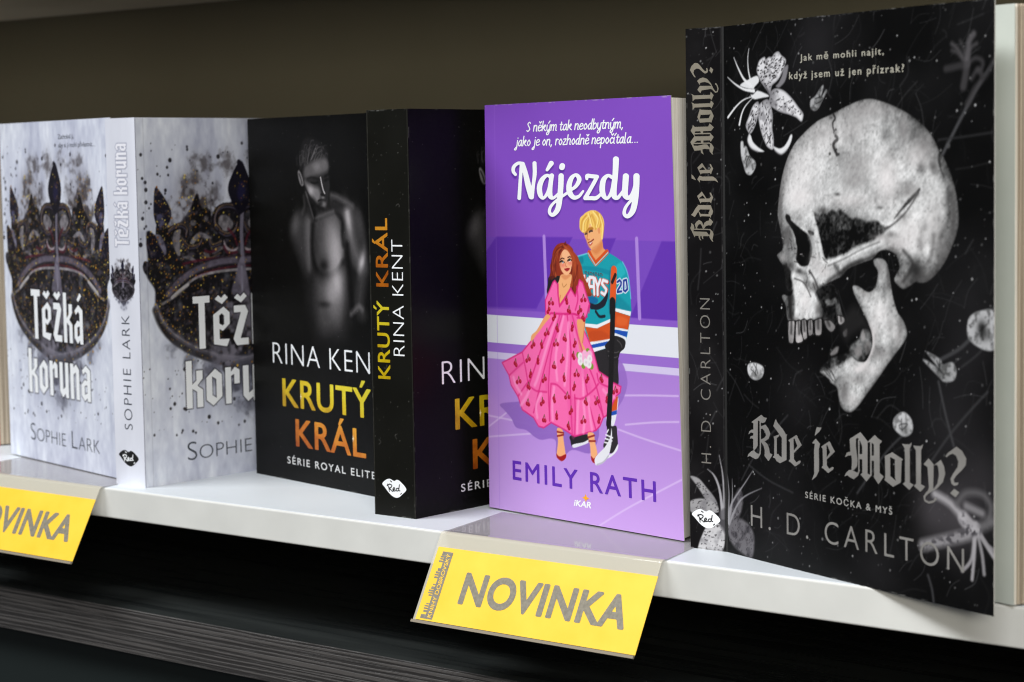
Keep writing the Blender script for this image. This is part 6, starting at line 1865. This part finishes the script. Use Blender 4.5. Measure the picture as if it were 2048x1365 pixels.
# ------------------------------------------------------------------ yellow shelf signs in clear holders
def build_sign():
    root = thing('shelf_sign', '', 'sign')
    W, H = 128.0, 43.3
    down = np.array([0, -20.6, -37.6])
    down = down / np.linalg.norm(down)
    plastic = mat("clear_plastic", (222, 216, 198), 0.08, 0.0, 0.6, Alpha=0.45)
    flap_m = mat("clear_plastic_flap", (188, 184, 186), 0.06, 0.0, 0.9, Alpha=0.55)
    rim_m = mat("plastic_rim", (150, 140, 124), 0.2, 0.0, 0.6, Alpha=0.9)
    # the sheet bends over the shelf edge: flap, rounded bend, sloping face, folded lip
    prof = [(60.0, 0.35), (30.0, 0.40), (4.0, 0.55)]
    r = 2.2
    for k in range(7):
        t = math.radians(90 + 62 * k / 6)
        prof.append((0.2 + r * math.cos(t) * 1.3, 0.9 - r + r * math.sin(t)))
    for L in (12, 26, 38, H):
        prof.append((prof[9][0] + down[1] * L, prof[9][1] + down[2] * L))

    def sheet(name, pr, thick, m, skew=-.25, x0=0.0, x1=W, parent=root):
        V, F = [], []
        n = len(pr)
        for i, (y, z) in enumerate(pr):
            a = np.array(pr[max(i - 1, 0)]); b = np.array(pr[min(i + 1, n - 1)])
            t = (b - a) / np.linalg.norm(b - a)
            nn = np.array([t[1], -t[0]])
            if nn[1] < 0 and abs(nn[1]) > abs(nn[0]):
                nn = -nn
            sk = skew * max(y, 0)
            for x in (x0, x1):
                V.append((x + sk, y, z))
                V.append((x + sk, y - nn[0] * thick, z - nn[1] * thick))
        for i in range(n - 1):
            b = 4 * i
            F += [(b, b + 4, b + 6, b + 2), (b + 1, b + 3, b + 7, b + 5), (b, b + 1, b + 5, b + 4), (b + 2, b + 6, b + 7, b + 3)]
        F += [(0, 2, 3, 1), (4 * n - 4, 4 * n - 3, 4 * n - 1, 4 * n - 2)]
        return mesh(name, [tuple(c * MM for c in v) for v in V], F, parent, [m], smooth=False)
    sheet('flap', prof[:4], .3, flap_m)
    sheet('holder_sheet', prof[3:], .3, plastic, 0)
    bend = np.array([0, prof[9][0], prof[9][1]])
    nrm = np.array([0, down[2], -down[1]])
    nrm = nrm if nrm[1] < 0 else -nrm

    def face(u, d, off=0.0):
        return bend + np.array([u, 0, 0]) + down * d + nrm * off
    # folded lip along the bottom and down the right side
    lip = [face(-.2, H - 1.0, .1), face(W + .2, H - 1.0, .1), face(W + .2, H + .3, .1), face(-.2, H + .3, .1)]
    lv = [tuple(c * MM for c in p) for p in lip] + [tuple(c * MM for c in (p + nrm * .9)) for p in lip]
    mesh('bottom_lip', lv, [(0, 1, 2, 3), (7, 6, 5, 4), (0, 4, 5, 1), (1, 5, 6, 2), (2, 6, 7, 3), (3, 7, 4, 0)], root, [rim_m])
    # paper card: surface frame measured from the bend, v upwards
    BL, BR = face(0, H, .55), face(W, H, .55)
    TL, TR = face(0, 0, .55), face(W, 0, .55)
    sf = Surf(BL, BR, TL, TR, W, H)
    c = P("1.09,36.16 128.26,37.84 129.11,2.16 2.78,0.58")
    u0, u1 = (c[0, 0] + c[3, 0]) / 2, (c[1, 0] + c[2, 0]) / 2
    v1, v0 = (c[0, 1] + c[1, 1]) / 2, (c[2, 1] + c[3, 1]) / 2
    yellow = noise_color(mat("yellow_paper", rough=0.55), (240, 192, 40), (245, 201, 56), 40.0)
    pv = [sf.at(u0, v0), sf.at(u1, v0), sf.at(u1, v1), sf.at(u0, v1)]
    pv = pv + [p - nrm * .18 * MM for p in pv]
    card = mesh('card', pv, [(0, 1, 2, 3), (7, 6, 5, 4), (0, 4, 5, 1), (1, 5, 6, 2), (2, 6, 7, 3), (3, 7, 4, 0)], root, [yellow])
    grey = noise_color(mat("grey_print", rough=0.55), (118, 112, 98), (134, 127, 112), 700.0, detail=2)
    type_on('lettering', 'NOVINKA', sf, P("23.77,11.41 118.90,12.72 21.83,25.36"), grey, card, weight=0.034, track=1.05)
    k = P("7.04,34.81 11.43,35.08 12.55,2.21 8.60,2.15")
    uL, uR, vT, vB = (k[0, 0] + k[3, 0]) / 2, (k[1, 0] + k[2, 0]) / 2, (k[0, 1] + k[1, 1]) / 2, (k[2, 1] + k[3, 1]) / 2
    uL = uL - .35
    pr = [('p', np.array([[uL, vB], [uR, vB], [uR, vT], [uL, vT]]))]
    hgt = vT - vB
    for a, b, w_ in [(0, .06, .9), (.095, .125, .7), (.14, .16, .8), (.175, .195, .8), (.21, .225, .6), (.335, .355, .7), (.37, .39, .9), (.40, .425, .9), (.435, .475, .6), (.50, .515, .5), (.60, .625, .7), (.64, .66, .8), (.67, .70, .7), (.71, .75, .5), (.84, .865, .8), (.88, .90, .7), (.91, .935, .75), (.94, 1.0, .6)]:
        pr.append(('p', np.array([[uL - 3.2 * w_, vB + hgt * a], [uL + .1, vB + hgt * a], [uL + .1, vB + hgt * b], [uL - 3.2 * w_, vB + hgt * b]])))
    uv, f = shape_mesh(pr, .16)
    lg = lettering('shop_logo', sf, uv, f, grey, card)
    m_ = (uR - uL)
    fr = np.array([[uR - m_ * .24, vB + .8], [uR - m_ * .24, vT - .9], [uR - m_ * .72, vB + .8]])
    type_on('lettering', 'KNIHY DOBROVSKÝ', sf, fr, yellow, lg, weight=0.008, off=.16)
    return root


# ------------------------------------------------------------------ standing everything on the shelf
def put(o, x, y, deg, z=0.0, label=None, group=None):
    o.location = (x * MM, y * MM, z * MM)
    o.rotation_euler = (0, 0, math.radians(deg))
    if label:
        o['label'] = label
    if group:
        o['group'] = group
    return o


def ang(a, b):
    return math.degrees(math.atan2(b[1] - a[1], b[0] - a[0]))


crown = build_crown_book()
put(crown, -478.4, 55.5, ang((-478.4, 55.5), (-334.1, 22.2)), .9, 'pale grey crown book turned front on, its spine hidden, nearest the red book', 'grey crown books')
crown2 = copy_tree(crown)
put(crown2, -300.9, 11.7, 90.0, 0, 'pale grey crown book with its spine in view, left of the man book', 'grey crown books')

king = build_king_book()
put(king, -291.7, 84.8, ang((-291.7, 84.8), (-147.0, 53.5)), 0, 'black book showing the shirtless man and orange title on its front', 'black books of the shirtless man')
king2 = copy_tree(king)
put(king2, -108.9, 19.2, 90.0, 0, 'black book turned to show its spine with yellow title, beside the purple book', 'black books of the shirtless man')

purple = build_purple_book()
put(purple, -100.0, 63.9, ang((-100.0, 63.9), (36.7, 39.9)), .9)

SKULL_AT = (66.0, 32.2)
SKULL_RZ = math.atan2(-21.7 - 32.2, 223.0 - 66.0)
skull = build_skull_book()
put(skull, 66.0, 32.2, math.degrees(SKULL_RZ), 0)

# the book at the far end shows only a sliver of red cover and its fore-edge
red = thing('book', 'red covered book at the far end, only its page edges showing behind the crown book', 'book', (0, 0, 0), 0)
put(red, -520.0 - 140 * .94, 78 + 140 * .34, -20.0, 0)
page_block(red, 141, 186, 22, inset=1.0, m=M_pages_tan)
box('front_cover', (0, 0, 0), (140.2 * MM, .4 * MM, 187 * MM), red, [mat("red_cover", (196, 44, 34), .45)])
box('back_cover', (0, 22.1 * MM, 0), (141 * MM, 22.5 * MM, 187 * MM), red, [mat("red_back_cover", (196, 44, 34), .45)])
box('spine', (-.4 * MM, 0, 0), (-.01 * MM, 22.5 * MM, 187 * MM), red, [mat("red_spine", (196, 44, 34), .45)])

sign = build_sign()
put(sign, -71.9, -1.6, 0.0, 0, 'yellow sign in a clear holder below the purple book, its word wholly in view', 'yellow signs clipped to the shelf')
sign2 = copy_tree(sign)
put(sign2, -448.9, -1.6, 0.0, 0, 'yellow sign in a clear holder below the crown books, cut off by the picture edge', 'yellow signs clipped to the shelf')
